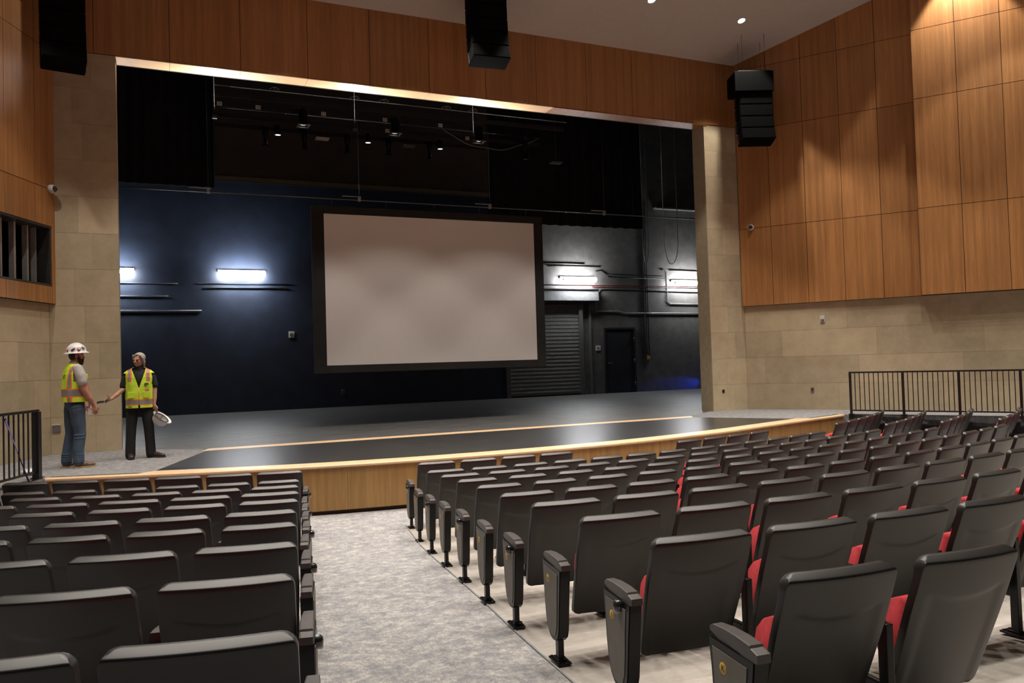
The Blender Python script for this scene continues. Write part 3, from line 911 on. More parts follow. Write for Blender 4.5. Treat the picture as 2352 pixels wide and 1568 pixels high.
plate('sign', 'small white sign between the rolling door and the black door', 'sign', (16.0, 27.70, 1.86), (0, -1), .23, .20, M['white'], [('button', ((-.05, -.02, -.03), (.05, -.012, .03)), M['frame_grey'])], .015)

def dome_camera(label, P, n):
    n3 = Vector((n[0], n[1], 0)).normalized()
    t = thing('security_camera', label, 'security camera', P)
    Mz = Vector((0, 0, 1)).rotation_difference(n3).to_matrix().to_4x4()
    bm = NB(); lathe(bm, [(0, 0), (.075, 0), (.078, .05), (.068, .075), (.055, .08)], 24, 0, Mz); obj('housing', bm, M['white'], t, True)
    bm = NB(); lathe(bm, [(.054, .078), (.048, .10), (.03, .118), (0, .125)], 24, 0, Mz); obj('dome', bm, M['chromeblack'], t, True)
q = onL(.10, .102); dome_camera('white dome security camera on the left wood wall', (q[0], q[1], 4.74), lin)
q = onR(.27, .102); dome_camera('white dome security camera on the right wood wall', (q[0], q[1], 4.68), (rin[0], rin[1]))

# ------------------------------------------------------------------ hanging line-array speakers
def speaker_array(label, X, Y, Zb, rz, top=True, n=5, wd=.80):
    zc = ceilZ(Y)
    t = thing('line_array_speaker', label, 'speaker', (X, Y, Zb), rz)
    h = .30; ang = R(16); y = 0.0; z = 0.0
    mods = []
    # curved column of wedge cabinets, front faces the audience (-y)
    for k in range(n):
        a = R(14) * (1 - k / (n - 1)) ** 1.2
        Mk = Matrix.Translation((0, y, z)) @ Matrix.Rotation(-a, 4, 'X')
        bm = NB(); box(bm, (-wd / 2, 0, 0), (wd / 2, .42, h - .012), bev=.012, mat=Mk)
        c = obj('cabinet', bm, M['speaker'], t)
        bm = NB(); box(bm, (-wd / 2 + .02, -.012, .012), (wd / 2 - .02, .002, h - .024), bev=.004, mat=Mk); obj('grille', bm, M['speaker'], c)
        for sx in (-wd / 2 - .008, wd / 2):
            bm = NB(); box(bm, (sx, .30, .02), (sx + .008, .36, h - .03), mat=Mk); obj('rigging_plate', bm, M['drape'], c)
        y += -h * math.sin(-a) * -1 * -1 if False else h * math.sin(a) * 1.0
        z += h * math.cos(a)
    if top:
        bm = NB(); box(bm, (-wd / 2 - .12, y - .06, z), (wd / 2 + .02, y + .58, z + .50), bev=.015); obj('subwoofer', bm, M['speaker'], t); z += .50
    bm = NB(); box(bm, (-wd / 2, y + .05, z), (wd / 2, y + .13, z + .05)); box(bm, (-wd / 2, y + .35, z), (wd / 2, y + .42, z + .05)); obj('hanging_frame', bm, M['darkmetal'], t)
    for sx in (-.28, .28):
        for sy in (.09, .385):
            wy = Y + (y + sy) * math.cos(rz); L = max(.05, ceilZ(wy) - (Zb + z) - .01)
            bm = NB(); tube(bm, [(sx, y + sy, z + .04), (sx, y + sy, z + L)], .006, 6); obj('cable', bm, M['darkmetal'], t)
    return t
speaker_array('right black line-array speaker hanging beside the right wood wall', 13.22, 14.75, 6.66, R(-22), True, 4, .82)
speaker_array('middle black line-array speaker hanging above the stage opening', 6.17, 14.6, 7.68, R(-6), False, 5, .80)
speaker_array('left black line-array speaker hanging over the left stone pier', -1.50, 14.6, 6.64, R(10), True, 5, .66)

# ------------------------------------------------------------------ projection screen on its batten
sc = thing('projection_screen', 'large white projection screen in a black frame hanging above the stage', 'projection screen', (6.03, 18.3, 1.27))
bm = NB(); box(bm, (-2.70, -.03, .17), (2.72, -.02, 3.73)); obj('screen_surface', bm, M['screen'], sc)
bm = NB()
box(bm, (-2.98, -.035, 0), (2.96, .02, .18), bev=.004); box(bm, (-2.98, -.035, 3.72), (2.96, .02, 3.90), bev=.004)
box(bm, (-2.98, -.035, .18), (-2.69, .02, 3.72), bev=.004); box(bm, (2.71, -.035, .18), (2.96, .02, 3.72), bev=.004)
obj('frame', bm, M['drape'], sc)
bm = NB(); box(bm, (-2.9, -.02, .1), (2.9, .015, 3.8)); obj('backing', bm, M['drape'], sc)
for x in (-2.5, -1.2, 0, 1.2, 2.5):
    bm = NB(); tube(bm, [(x, 0, 3.88), (x, -.05, 4.04)], .008, 6); obj('hanger', bm, M['brightpipe'], sc)
bt = thing('batten', 'long lowered pipe batten above the projection screen', 'batten pipe', (-2.2, 18.25, 5.34))
bm = NB(); tube(bm, [(0, 0, 0), (17.0, 0, 0)], .022, 10); obj('pipe', bm, M['brightpipe'], bt)
for x in (.84, 4.18, 7.52, 10.87, 14.2):
    bm = NB(); tube(bm, [(x + 2.2, 0, .02), (x + 2.2, 0, 6.8)], .006, 6); obj('lift_line', bm, M['darkmetal'], bt)
    bm = NB(); box(bm, (x + 2.17, -.03, -.03), (x + 2.23, .03, .06)); box(bm, (x + 1.8, -.01, .07), (x + 2.25, .01, .09)); obj('clamp', bm, M['brightpipe'], bt)

# ------------------------------------------------------------------ overhead rigging
def batten(label, x0, x1, y, z, mat='brightpipe', r=.018):
    t = thing('lighting_batten', label, 'batten pipe', (x0, y, z))
    bm = NB(); tube(bm, [(0, 0, 0), (x1 - x0, 0, 0)], r, 8); obj('pipe', bm, M[mat], t)
    bm = NB(); box(bm, (0, .13, -.20), (x1 - x0, .16, -.10)); obj('raceway', bm, M['drape'], t)
    for x in (.8, (x1 - x0) / 2, x1 - x0 - .8):
        bm = NB(); tube(bm, [(x, 0, 0), (x, 0, 12.1 - z)], .005, 6); obj('lift_line', bm, M['darkmetal'], t)
    return t
batten('first overhead pipe batten just behind the proscenium header', 1.0, 9.6, 17.9, 7.62)
batten('second overhead pipe batten carrying the large lamps', 1.0, 7.6, 18.6, 7.63)
batten('third overhead pipe batten, dim, with white number tags', 1.05, 9.6, 19.4, 7.62, 'darkmetal')
batten('fourth overhead pipe batten, farthest back with small lamps', 1.1, 8.3, 20.2, 7.63, 'darkmetal')
# number tags on the raceways
for txt, x, y in (('57', 1.14, 18.725), ('58', 1.98, 18.725), ('59', 3.48, 18.725), ('60', 4.98, 18.725), ('61', 6.42, 18.725), ('62', 7.5, 18.725), ('68', 3.15, 19.525), ('69', 5.25, 19.525), ('70', 7.45, 19.525)):
    bm = NB(); box(bm, (-.055, -.004, -.045), (.055, 0, .045))
    text_bm(bm, txt, .085, Matrix(((1, 0, 0, 0), (0, 0, -1, -.0055), (0, 1, 0, -.002), (0, 0, 0, 1))), 1)
    o = obj('number_tag', bm, [M['white'], M['ink']], loc=(x, y, 7.48 if y < 19 else 7.46))
    tag(o, 'small white tag with black number %s on overhead wireway' % txt, 'number tag', 'white number tags')
def stage_lamp(kind, x, y, z, label, pan=0, tilt=0):
    t = thing('stage_light', label, 'stage light', (x, y, z), pan, 'stage lights on the battens')
    if kind == 'par':
        bm = NB(); lathe(bm, [(0, 0), (.07, 0), (.09, -.05), (.10, -.12), (.10, -.36), (.115, -.36), (.115, -.38)], 20, 0, Matrix.Translation((0, 0, -.12))); obj('housing', bm, M['steel_black'], t, True)
        bm = NB(); lathe(bm, [(0, -.345), (.098, -.345)], 20, 0, Matrix.Translation((0, 0, -.12))); obj('lens', bm, M['lens_lit'], t, True)
        bm = NB(); tube(bm, [(-.13, 0, -.25), (-.13, 0, -.05), (.13, 0, -.05), (.13, 0, -.25)], .008, 6); obj('yoke', bm, M['darkmetal'], t)
        bm = NB(); box(bm, (-.14, -.10, -.515), (-.10, .1, -.50)); box(bm, (.10, -.1, -.515), (.14, .1, -.50)); box(bm, (-.14, -.14, -.515), (.14, -.10, -.50)); box(bm, (-.14, .10, -.515), (.14, .14, -.50)); obj('colour_frame', bm, M['brightpipe'], t)
    elif kind == 'spot':
        bm = NB(); lathe(bm, [(0, 0), (.05, 0), (.075, -.05), (.075, -.20), (.055, -.24), (.055, -.42), (.075, -.44), (.075, -.50)], 16, 0, Matrix.Translation((0, 0, -.12))); obj('housing', bm, M['steel_black'], t, True)
        bm = NB(); lathe(bm, [(0, -.49), (.07, -.49)], 16, 0, Matrix.Translation((0, 0, -.12))); obj('lens', bm, M['alu'], t, True)
        bm = NB(); tube(bm, [(-.10, 0, -.25), (-.10, 0, -.05), (.10, 0, -.05), (.10, 0, -.25)], .007, 6); obj('yoke', bm, M['darkmetal'], t)
    elif kind == 'small':
        bm = NB(); lathe(bm, [(0, 0), (.05, 0), (.07, -.06), (.075, -.24)], 16, 0, Matrix.Translation((0, 0, -.06))); obj('housing', bm, M['steel_black'], t, True)
        bm = NB(); lathe(bm, [(0, -.235), (.072, -.235)], 16, 0, Matrix.Translation((0, 0, -.06))); obj('lens', bm, M['lens_lit'], t, True)
        bm = NB(); tube(bm, [(-.09, 0, -.2), (-.09, 0, -.03), (.09, 0, -.03), (.09, 0, -.2)], .006, 6); obj('yoke', bm, M['darkmetal'], t)
    bm = NB(); box(bm, (-.025, -.03, -.06), (.025, .03, .03)); obj('clamp', bm, M['darkmetal'], t)
M['lens_lit'] = emit('lit_lamp_lens', (1.0, 0.93, 0.85), 1.2)
for i, x in enumerate((2.98, 5.2, 7.42)): stage_lamp('par', x, 18.6, 7.61, 'large black lamp with bright lens on second batten, %s from left' % ORD[i + 1])
for i, x in enumerate((2.6, 4.9, 6.9)): stage_lamp('small', x, 20.2, 7.60, 'small lamp with thin bright lens on fourth batten, %s from left' % ORD[i + 1])
for i, (x, y) in enumerate(((2.3, 20.2), (3.25, 20.2), (4.35, 20.2), (5.45, 20.2), (6.6, 20.2), (9.1, 19.4))): stage_lamp('spot', x, y, 7.60 if y > 20 else 7.6, 'long dark spotlight hanging nose down below the battens, %s from left' % ORD[i + 1])
for i, (x, y) in enumerate(((2.25, 17.9), (4.05, 17.9), (4.75, 17.9), (6.3, 17.9), (7.0, 17.9))):
    t = thing('cable_coil', 'small coil of cable on the first batten, %s from left' % ORD[i + 1], 'cable coil', (x, y, 7.66), 0, 'cable coils on the first batten')
    bm = NB(); tube(bm, [(.11 * math.cos(a), .10 * math.sin(a), .012 * math.sin(3 * a)) for a in [2 * math.pi * k / 20 for k in range(21)]], .009, 6); obj('cable', bm, M['brightpipe'], t)
    bm = NB(); box(bm, (-.012, -.012, -.045), (.012, .012, .04)); tube(bm, [(0, .0, .0), (.10, .0, .0)], .006, 6); obj('tie', bm, M['alu'], t)
for i, (x, y) in enumerate(((3.7, 20.2), (6.0, 20.2), (10.3, 19.9))):
    t = thing('work_light', 'flat grey rectangular fixture below the battens, %s from left' % ORD[i + 1], 'stage light', (x, y, 7.5 if y > 20 else 7.3), 0, 'flat fixtures below the battens')
    bm = NB(); box(bm, (-.17, -.10, -.22), (.17, .10, -.18), bev=.005); obj('plate', bm, M['white'] if i < 1 else M['frame_grey'], t)
    bm = NB(); tube(bm, [(0, 0, -.19), (0, 0, .12 if y > 20 else 4.9)], .01, 6); obj('stem', bm, M['darkmetal'], t)
# draped cable
bm = NB(); pts = []
for k in range(41):
    u = k / 40; pts.append((6.7 + 2.8 * u, 19.38, 7.60 - .42 * math.sin(math.pi * min(1, u * 1.02)) ** .8 + .02 * math.sin(18 * u)))
tube(bm, pts, .010, 6)
tag(obj('cable', bm, M['brightpipe']), 'long sagging cable draped under the right end of the battens', 'cable')
# black border and rear drapes
def drape(name, label, x0, x1, y, z0, z1, mat, amp=.05, wl=.28, cat='curtain', band=None):
    t = thing(name, label, cat, (x0, y, z0)); bm = NB(); n = max(8, int((x1 - x0) / .04)); A = []
    for i in range(n + 1):
        x = (x1 - x0) * i / n; yy = amp * math.sin(2 * math.pi * x / wl) * (0.8 + .2 * math.sin(x * 3.1))
        A.append([bm.verts.new((x, yy + o, z)) for z in (0, z1 - z0) for o in (0, .02)])
    for a, b in zip(A[:-1], A[1:]):
        for q in ((0, 2), (3, 1), (2, 3), (1, 0)): bm.faces.new((a[q[0]], b[q[0]], b[q[1]], a[q[1]]))
    bm.faces.new((A[0][0], A[0][1], A[0][3], A[0][2])); bm.faces.new((A[-1][0], A[-1][2], A[-1][3], A[-1][1]))
    bmesh.ops.recalc_face_normals(bm, faces=bm.faces[:]); obj('fabric', bm, M[mat], t, True)
    bm = NB(); tube(bm, [(0, 0, z1 - z0 + .03), (x1 - x0, 0, z1 - z0 + .03)], .02, 8); obj('track', bm, M['darkmetal'], t)
    if band:
        bm = NB(); box(bm, (0, -.03, band[0]), (x1 - x0, -.006, band[1])); obj('hem_band', bm, M['band'], t)
    return t
drape('leg_curtain', 'tall black leg curtain just inside the left side of the opening', -1.6, 1.2, 22.5, 6.38, 12.15, 'drape', .05, .3)
drape('border_curtain', 'wide dark brown border drape behind the battens with a lighter hem', 1.15, 8.75, 21.3, 6.3, 12.15, 'drape_brown', .004, 3.0, band=(.02, .13))
drape('leg_curtain', 'tall black leg curtain hanging in the right part of the opening', 9.4, 15.2, 23.0, 5.9, 12.15, 'drape', .07, .42)

# ------------------------------------------------------------------ stage rear wall fittings (Y = 27.7)
YB = 27.7
def wall_light(x, yb, z, label, w_=1.45):
    t = thing('wall_work_light', label, 'work light', (x, yb, z), 0, 'wall work lights on the rear stage wall')
    bm = NB(); box(bm, (-w_ / 2 - .04, -.09, .02), (w_ / 2 + .04, -.002, .10), bev=.01); obj('housing', bm, M['frame_grey'], t)
    bm = NB()
    tube(bm, [(-w_ / 2, -.34, -.055), (w_ / 2, -.34, -.055)], .095, 14)
    obj('tube_lamp', bm, M['tube'], t)
    for s in (-1, 1):
        bm = NB(); tube(bm, [(s * (w_ / 2 + .002), -.34, -.055), (s * (w_ / 2 + .022), -.34, -.055)], .045, 14); obj('end_cap', bm, M['frame_grey'], t)
        bm = NB(); box(bm, (s * (w_ / 2 - .2) - .012, -.34, .04), (s * (w_ / 2 - .2) + .012, -.08, .06)); obj('bracket', bm, M['frame_grey'], t)
wall_light(-1.62, 27.62, 4.66, 'glowing work light half hidden behind the left stone pier', 1.2)
wall_light(2.27, 27.62, 4.66, 'glowing tube work light on the dark wall left of the screen')
wall_light(15.07, YB, 4.66, 'glowing tube work light above the rolling door right of the screen')
wall_light(20.4, YB, 4.60, 'rightmost glowing tube work light beside the right stone pier')
def conduit(label, pts, mat='brightpipe', r=.018, group='conduits on the rear stage wall'):
    bm = NB(); tube(bm, pts, r, 8); tag(obj('conduit', bm, M[mat]), label, 'conduit', group)
yc = YB - .03; yl = 27.62 - .03
conduit('thin bright conduit just under the work light left of the screen', [(.9, yl, 4.30), (3.9, yl, 4.30)])
conduit('thin pale ledge pipe, lower of two under the left work light', [(1.1, yl, 4.16), (3.75, yl, 4.16)], r=.024)
conduit('thin conduit beside the left pier, upper one', [(-1.55, yl, 4.28), (.3, yl, 4.28)])
conduit('thin conduit beside the left pier, middle one', [(-1.55, yl, 3.87), (.0, yl, 3.87)])
conduit('thin conduit beside the left pier, lowest one', [(-1.55, yl, 3.40), (1.0, yl, 3.40)])
conduit('upper of two thin pipes above the light over the rolling door', [(13.6, yc, 5.26), (15.5, yc, 5.26)])
conduit('lower of two thin pipes above the light over the rolling door', [(13.8, yc, 5.16), (16.2, yc, 5.16)])
conduit('red conduit running along the rear wall under the lights', [(12.0, yc, 4.42), (24, yc, 4.42)], 'redpipe', .02)
conduit('second red conduit just below the first on the rear wall', [(15.8, yc, 4.36), (21.9, yc, 4.36)], 'redpipe', .016)
conduit('straight dark conduit between the two right work lights', [(16.4, yc, 4.86), (19.3, yc, 4.82)], 'darkmetal')
conduit('dark conduit with bends between the two right work lights', [(16.0, yc, 4.98), (16.25, yc, 5.02), (16.5, yc, 4.86), (16.6, yc, 4.76), (19.4, yc, 4.72)], 'darkmetal')
conduit('dark conduit with a loop down to a box right of the hood', [(16.1, yc, 3.7), (16.1, yc, 4.1), (16.2, yc, 4.24), (16.4, yc, 4.26), (19.8, yc, 4.20), (24, yc, 4.14)], 'darkmetal')
conduit('long low conduit running right from the rolling door frame', [(15.95, yc, 4.2), (15.95, yc, 3.36), (17.0, yc, 3.36), (17.3, yc, 3.28), (24, yc, 3.26)], 'brightpipe')
conduit('left of two tall vertical pipes right of the black door', [(18.30, yc, 8.0), (18.30, yc, 2.7), (18.35, yc, 1.55)], 'darkmetal', .025)
conduit('right of two tall vertical pipes right of the black door', [(18.45, yc, 8.0), (18.45, yc, 1.45)], 'darkmetal', .02)
conduit('short vertical conduit left of the rightmost work light', [(19.2, yc, 5.10), (19.35, yc, 5.12), (19.45, yc, 5.0), (19.45, yc, 3.8), (19.6, yc, 3.68), (24, yc, 3.62)], 'brightpipe')
conduit('thin pipe above the rightmost work light', [(19.6, yc, 5.10), (23, yc, 5.02)])
# steel angle above the screen level at right (small bracket) and hanging cable loops
def loop(label, x, y, wdt, ztop, zbot):
    bm = NB(); pts = [(x - wdt / 2, y, ztop)]
    for k in range(21):
        a = math.pi * k / 20; pts.append((x - wdt / 2 * math.cos(a), y, zbot + 0.9 * (1 - math.sin(a))))
    pts.append((x + wdt / 2, y, ztop)); tube(bm, pts, .014, 8)
    tag(obj('hanging_cable', bm, M['brightpipe']), label, 'cable', 'cable loops hanging from above the stage')
loop('narrow cable loop hanging right of the screen, left of two', 16.0, 24.0, .22, 12.2, 4.85)
loop('wide cable loop hanging right of the screen, right of two', 17.12, 24.0, .62, 12.2, 4.85)
bm = NB(); box(bm, (-.3, -.12, -.03), (2.4, .12, .03)); tag(obj('duct_shelf', bm, M['frame_grey'], loc=(19.2, 27.575, 7.72)), 'dim grey steel shelf high on the rear wall at right', 'steel shelf')
# screw eye box
plate('junction_box', 'small brass coloured box at the foot of the tall vertical pipes', 'junction box', (18.42, YB, 1.42), (0, -1), .12, .20, M['yellow'], [('cover', ((-.03, -.05, -.05), (.05, -.02, .05)), M['yellow'])], .03)

# rolling door with hood
rd = thing('rolling_door', 'grey rolling shutter door on the rear wall right of the screen', 'rolling door', (13.58, YB, 0))
bm = NB()
for k in range(48):
    z = .06 + k * .0745
    box(bm, (-1.55, -.055 if k % 2 else -.05, z), (1.55, -.03, z + .068), bev=.006, seg=1)
obj('slat_curtain', bm, M['shutter'], rd)['label'] = 'ribbed grey shutter curtain'
bm = NB(); box(bm, (-1.55, -.06, 0.012), (1.55, -.02, .06)); obj('bottom_bar', bm, M['steel_black'], rd)
for s in (-1, 1):
    bm = NB(); box(bm, (s * 1.62 - .09, -.10, 0), (s * 1.62 + .09, 0, 3.66), bev=.005); obj('guide_rail', bm, M['frame_grey'], rd)
bm = NB(); prism(bm, [(-1.85, -.0), (1.85, 0), (1.85, -.0)][:2] + [(2.42, -.0), (2.42, -.2), (-1.85, -.2)], 3.78, 4.22); obj('hood', bm, M['galv'], rd)
bm = NB(); box(bm, (-1.87, -.23, 4.22), (2.44, 0, 4.26)); obj('hood_top', bm, M['alu'], rd)
bm = NB(); box(bm, (2.02, -.05, 0), (2.11, 0, 3.74), bev=.004); box(bm, (-1.9, -.05, 3.70), (2.11, 0, 3.78), bev=.004); obj('door_frame', bm, M['frame_grey'], rd)
# black door
dr = thing('door_1', None, None, (17.03, YB, 0)); dr['kind'] = 'structure'
bm = NB(); box(bm, (-.66, -.04, 0.012), (.66, -.005, 2.60), bev=.004); obj('door_leaf', bm, M['doorblack'], dr)
bm = NB()
box(bm, (-.74, -.06, 0), (-.67, 0, 2.68)); box(bm, (.67, -.06, 0), (.74, 0, 2.68)); box(bm, (-.67, -.06, 2.61), (.67, 0, 2.68)); obj('door_frame', bm, M['doorblack'], dr)
bm = NB(); box(bm, (-.60, -.07, 1.20), (-.55, -.04, 1.26)); box(bm, (-.58, -.10, 1.215), (-.40, -.075, 1.24), bev=.004); tube(bm, [(-.575, -.04, 1.228), (-.575, -.09, 1.228)], .012, 8); obj('lever_handle', bm, M['alu'], dr)
for z in (.35, 1.3, 2.2):
    bm = NB(); tube(bm, [(.665, -.065, z - .08), (.665, -.065, z + .08)], .012, 8); obj('hinge', bm, M['alu'], dr)

# blue lamp behind the right pier
bl = thing('blue_light', 'small blue light at floor level beyond the right stone pier', 'blue light', (22.2, 27.2, 0.0), R(0))
bm = NB(); box(bm, (-.10, -.08, .30), (.10, .08, .50), bev=.01); obj('housing', bm, M['steel_black'], bl)
bm = NB(); box(bm, (-.115, -.06, .33), (-.10, .06, .47)); obj('lens', bm, M['blueled'], bl)
bm = NB(); box(bm, (-.02, -.02, 0), (.02, .02, .30)); obj('stand', bm, M['steel_black'], bl)
ld = bpy.data.lights.new('blue_beam', 'SPOT'); ld.energy = 170; ld.color = (.02, .08, 1); ld.spot_size = R(26); ld.spot_blend = .7; ld.shadow_soft_size = .05
lo = bpy.data.objects.new('blue_beam', ld); COL.objects.link(lo); lo.parent = bl; lo.location = (-.2, 0, .42)
lo.rotation_euler = Vector((-1, .25, -.13)).to_track_quat('-Z', 'Y').to_euler()

# three lamps added behind the header to wash its underside; actual source unknown
for i, x in enumerate((0.95, 3.9, 6.75)):
    t = thing('added_header_lamp', 'small added black lamp washing the underside of the header, %s from left' % ORD[i + 1], 'added lamp', (x, YP + 1.15, HB - .62), 0, 'added lamps behind the header')
    bm = NB(); box(bm, (-.05, -.03, -.03), (.05, .05, .03), bev=.008); obj('housing', bm, M['steel_black'], t)
    bm = NB(); tube(bm, [(0, .03, 0), (0, .03, 5.45)], .006, 6); obj('hanger', bm, M['drape'], t)
    ld = bpy.data.lights.new('header_wash', 'SPOT'); ld.energy = 300; ld.color = (1, .92, .84); ld.spot_size = R(150); ld.spot_blend = .5; ld.shadow_soft_size = .03
    lo = bpy.data.objects.new('header_wash', ld); COL.objects.link(lo); lo.parent = t; lo.location = (0, -.06, 0)
    lo.rotation_euler = Vector((0, -1, .8)).to_track_quat('-Z', 'Y').to_euler()
#PEOPLE
# ------------------------------------------------------------------ people
M['skin'] = plain('skin', (0.50, 0.26, 0.18), 0.55, var=.06, sc=20)
M['skin2'] = plain('ruddy_skin', (0.42, 0.19, 0.13), 0.55, var=.08, sc=20)
M['lime'] = plain('lime_mesh_fabric', (0.56, 0.78, 0.04), 0.75, var=.05)
M['orange'] = plain('orange_tape', (1.0, 0.20, 0.03), 0.6, var=.04)
M['silver'] = plain('silver_reflective_tape', (0.26, 0.24, 0.24), 0.45, var=.05)
M['greytee'] = plain('grey_tshirt', (0.40, 0.37, 0.35), 0.9)
M['blackcloth'] = plain('black_cloth', (0.012, 0.012, 0.013), 0.9)
M['jeans'] = m_deck('blue_denim', (0.035, 0.055, 0.10), (0.05, 0.06, 0.08), 0.05, 0.85)
M['boot'] = plain('brown_leather', (0.13, 0.065, 0.045), 0.55)
M['sole'] = plain('tan_sole', (0.42, 0.31, 0.17), 0.7)
M['darkshoe'] = plain('dark_brown_shoe', (0.035, 0.022, 0.016), 0.5)
M['hat'] = plain('white_hard_hat', (0.72, 0.70, 0.70), 0.3, var=.02)
M['hair'] = plain('grey_hair', (0.36, 0.33, 0.28), 0.7, var=.25, sc=60)
M['beard'] = plain('dark_beard', (0.03, 0.018, 0.012), 0.8)
M['phone'] = plain('dark_phone', (0.03, 0.03, 0.03), 0.25)

def ell(bm, c, r, M4=None, sub=3, mi=0):
    res = bmesh.ops.create_icosphere(bm, subdivisions=sub, radius=1.0)
    for v in res['verts']:
        p = Vector((v.co.x * r[0], v.co.y * r[1], v.co.z * r[2])) + Vector(c)
        v.co = M4 @ p if M4 else p
    for f in set(f for v in res['verts'] for f in v.link_faces): f.material_index = mi; f.smooth = True

def limb(bm, pts, rad, seg=16):
    """tapering tube with ball joints so that the fused surface bends smoothly"""
    P = [Vector(p) for p in pts]
    q, r = [], []
    for i in range(len(P) - 1):
        for k in range(6):
            t = k / 6; q.append(P[i].lerp(P[i + 1], t)); a, b = rad[i], rad[i + 1]; s = t * t * (3 - 2 * t); r.append(a + (b - a) * s)
    q.append(P[-1]); r.append(rad[-1])
    tube(bm, q, r, seg)
    for p, rr in zip(P, rad): ell(bm, p, (rr,) * 3, sub=2)

def fuse(name, bm, mat, parent, voxel=.008, smooth=4):
    me = mesh_of(name, bm, mat, True)
    o = bpy.data.objects.new(name, me); COL.objects.link(o)
    m = o.modifiers.new('r', 'REMESH'); m.mode = 'VOXEL'; m.voxel_size = voxel; m.use_smooth_shade = True
    if smooth:
        s = o.modifiers.new('s', 'SMOOTH'); s.iterations = smooth; s.factor = .5
    dg = bpy.context.evaluated_depsgraph_get(); dg.update()
    nm = bpy.data.meshes.new_from_object(o.evaluated_get(dg)); nm.name = name
    for p in nm.polygons: p.use_smooth = True
    o.modifiers.clear(); o.data = nm
    if not nm.materials: nm.materials.append(mat)
    o.parent = parent
    return o

def hand(bm, wrist, d, across, curls, thumb_dir, k=1.0):
    """wrist point, d = direction of the palm, across = index side direction, curls = bend per joint for 4 fingers"""
    W = Vector(wrist); d = Vector(d).normalized(); a = Vector(across); a = (a - d * a.dot(d)).normalized(); n = d.cross(a).normalized()  # n: curl axis partner
    pl = .085 * k
    Mx = Matrix((a, d, n)).transposed().to_4x4(); Mx.translation = W + d * (pl * .52)
    ell(bm, (0, 0, 0), (.039 * k, .052 * k, .0145 * k), Mx, 3)
    limb(bm, [W - d * .02, W + d * .03], [.024 * k, .021 * k], 12)
    for i, (off, ln) in enumerate(((.029, .070), (.010, .080), (-.010, .075), (-.028, .058))):
        p = W + d * (pl * (.93 if i in (1, 2) else .86)) + a * off * k
        q = [p - d * .02]; q.append(p); dd = d.copy(); ax = a
        for s in range(3):
            dd = Matrix.Rotation(curls[i] * (1.0 if s else .8), 3, ax) @ dd
            p = p + dd * (ln * k * (.44, .31, .25)[s]); q.append(p)
        limb(bm, q, [.0092 * k, .0092 * k, .0085 * k, .0078 * k, .0066 * k], 8)
    p = W + d * .022 + a * .026 * k; td = Vector(thumb_dir).normalized()
    t2 = (td + d * .6).normalized()
    limb(bm, [p - a * .012, p + td * .030 * k, p + td * .030 * k + t2 * .030 * k, p + td * .036 * k + t2 * .055 * k], [.0125 * k, .0115 * k, .0098 * k, .0075 * k], 8)

def head(bm, Hm, k=1.0):
    ell(bm, (0, -.008, .015), (.075 * k, .095 * k, .098 * k), Hm, 4)
    ell(bm, (0, .018, -.045), (.060 * k, .066 * k, .068 * k), Hm, 3)
    ell(bm, (0, .052, -.088), (.026 * k, .024 * k, .022 * k), Hm, 3)
    ell(bm, (0, .078, .012), (.052 * k, .016 * k, .012 * k), Hm, 3)           # brow
    ell(bm, (0, .092, -.012), (.0095 * k, .013 * k, .026 * k), Hm, 3)         # nose bridge
    ell(bm, (0, .100, -.030), (.016 * k, .015 * k, .012 * k), Hm, 3)          # nose tip
    ell(bm, (0, .074, -.060), (.026 * k, .014 * k, .010 * k), Hm, 3)          # lips
    for s in (-1, 1):
        ell(bm, (s * .038, .058, -.028), (.022 * k, .022 * k, .020 * k), Hm, 3)  # cheeks
        ell(bm, (s * .077, -.008, -.015), (.011 * k, .020 * k, .030 * k), Hm, 3)  # ears

def eyes(Hm, parent, iris):
    for s in (-1, 1):
        bm = NB(); ell(bm, (s * .031, .072, -.004), (.0125, .012, .009), Hm, 3); obj('eye', bm, M['white'], parent, True)
        bm = NB(); ell(bm, (s * .031, .0835, -.004), (.006, .002, .006), Hm, 2); obj('iris', bm, iris, parent, True)

def vest(parent, rings, matf, mats, dz=.005, seg=192, th=.006):
    """rings: (z, rx, ry, cy)"""
    bm = NB(); zs = [r[0] for r in rings]; z = zs[0]; L = []
    def at(z):
        for a, b in zip(rings[:-1], rings[1:]):
            if z <= b[0] + 1e-9:
                t = (z - a[0]) / (b[0] - a[0]); t = max(0, min(1, t)); return [a[k] + (b[k] - a[k]) * t for k in (1, 2, 3)]
        return rings[-1][1:]
    n = int((zs[-1] - zs[0]) / dz)
    for i in range(n + 1):
        z = zs[0] + (zs[-1] - zs[0]) * i / n; rx, ry, cy = at(z); rg = []
        for k in range(seg):
            t = 2 * math.pi * k / seg; c, s = math.cos(t), math.sin(t); e = .82
            fold = 1 + .012 * math.sin(9 * t + 14 * z) + .010 * math.sin(5 * t - 23 * z)
            rg.append(bm.verts.new((rx * math.copysign(abs(c) ** e, c) * fold, cy + ry * math.copysign(abs(s) ** e, s) * fold, z)))
        L.append(rg)
    for i in range(n):
        for k in range(seg):
            q = (L[i][k], L[i][(k + 1) % seg], L[i + 1][(k + 1) % seg], L[i + 1][k])
            c = sum((v.co for v in q), Vector()) / 4; m = matf(c)
            if m is None: continue
            f = bm.faces.new(q); f.material_index = m; f.smooth = True
    bmesh.ops.delete(bm, geom=[v for v in bm.verts if not v.link_faces], context='VERTS')
    bmesh.ops.solidify(bm, geom=bm.faces[:], thickness=th)
    for f in bm.faces: f.smooth = True
    return obj('safety_vest', bm, mats, parent)

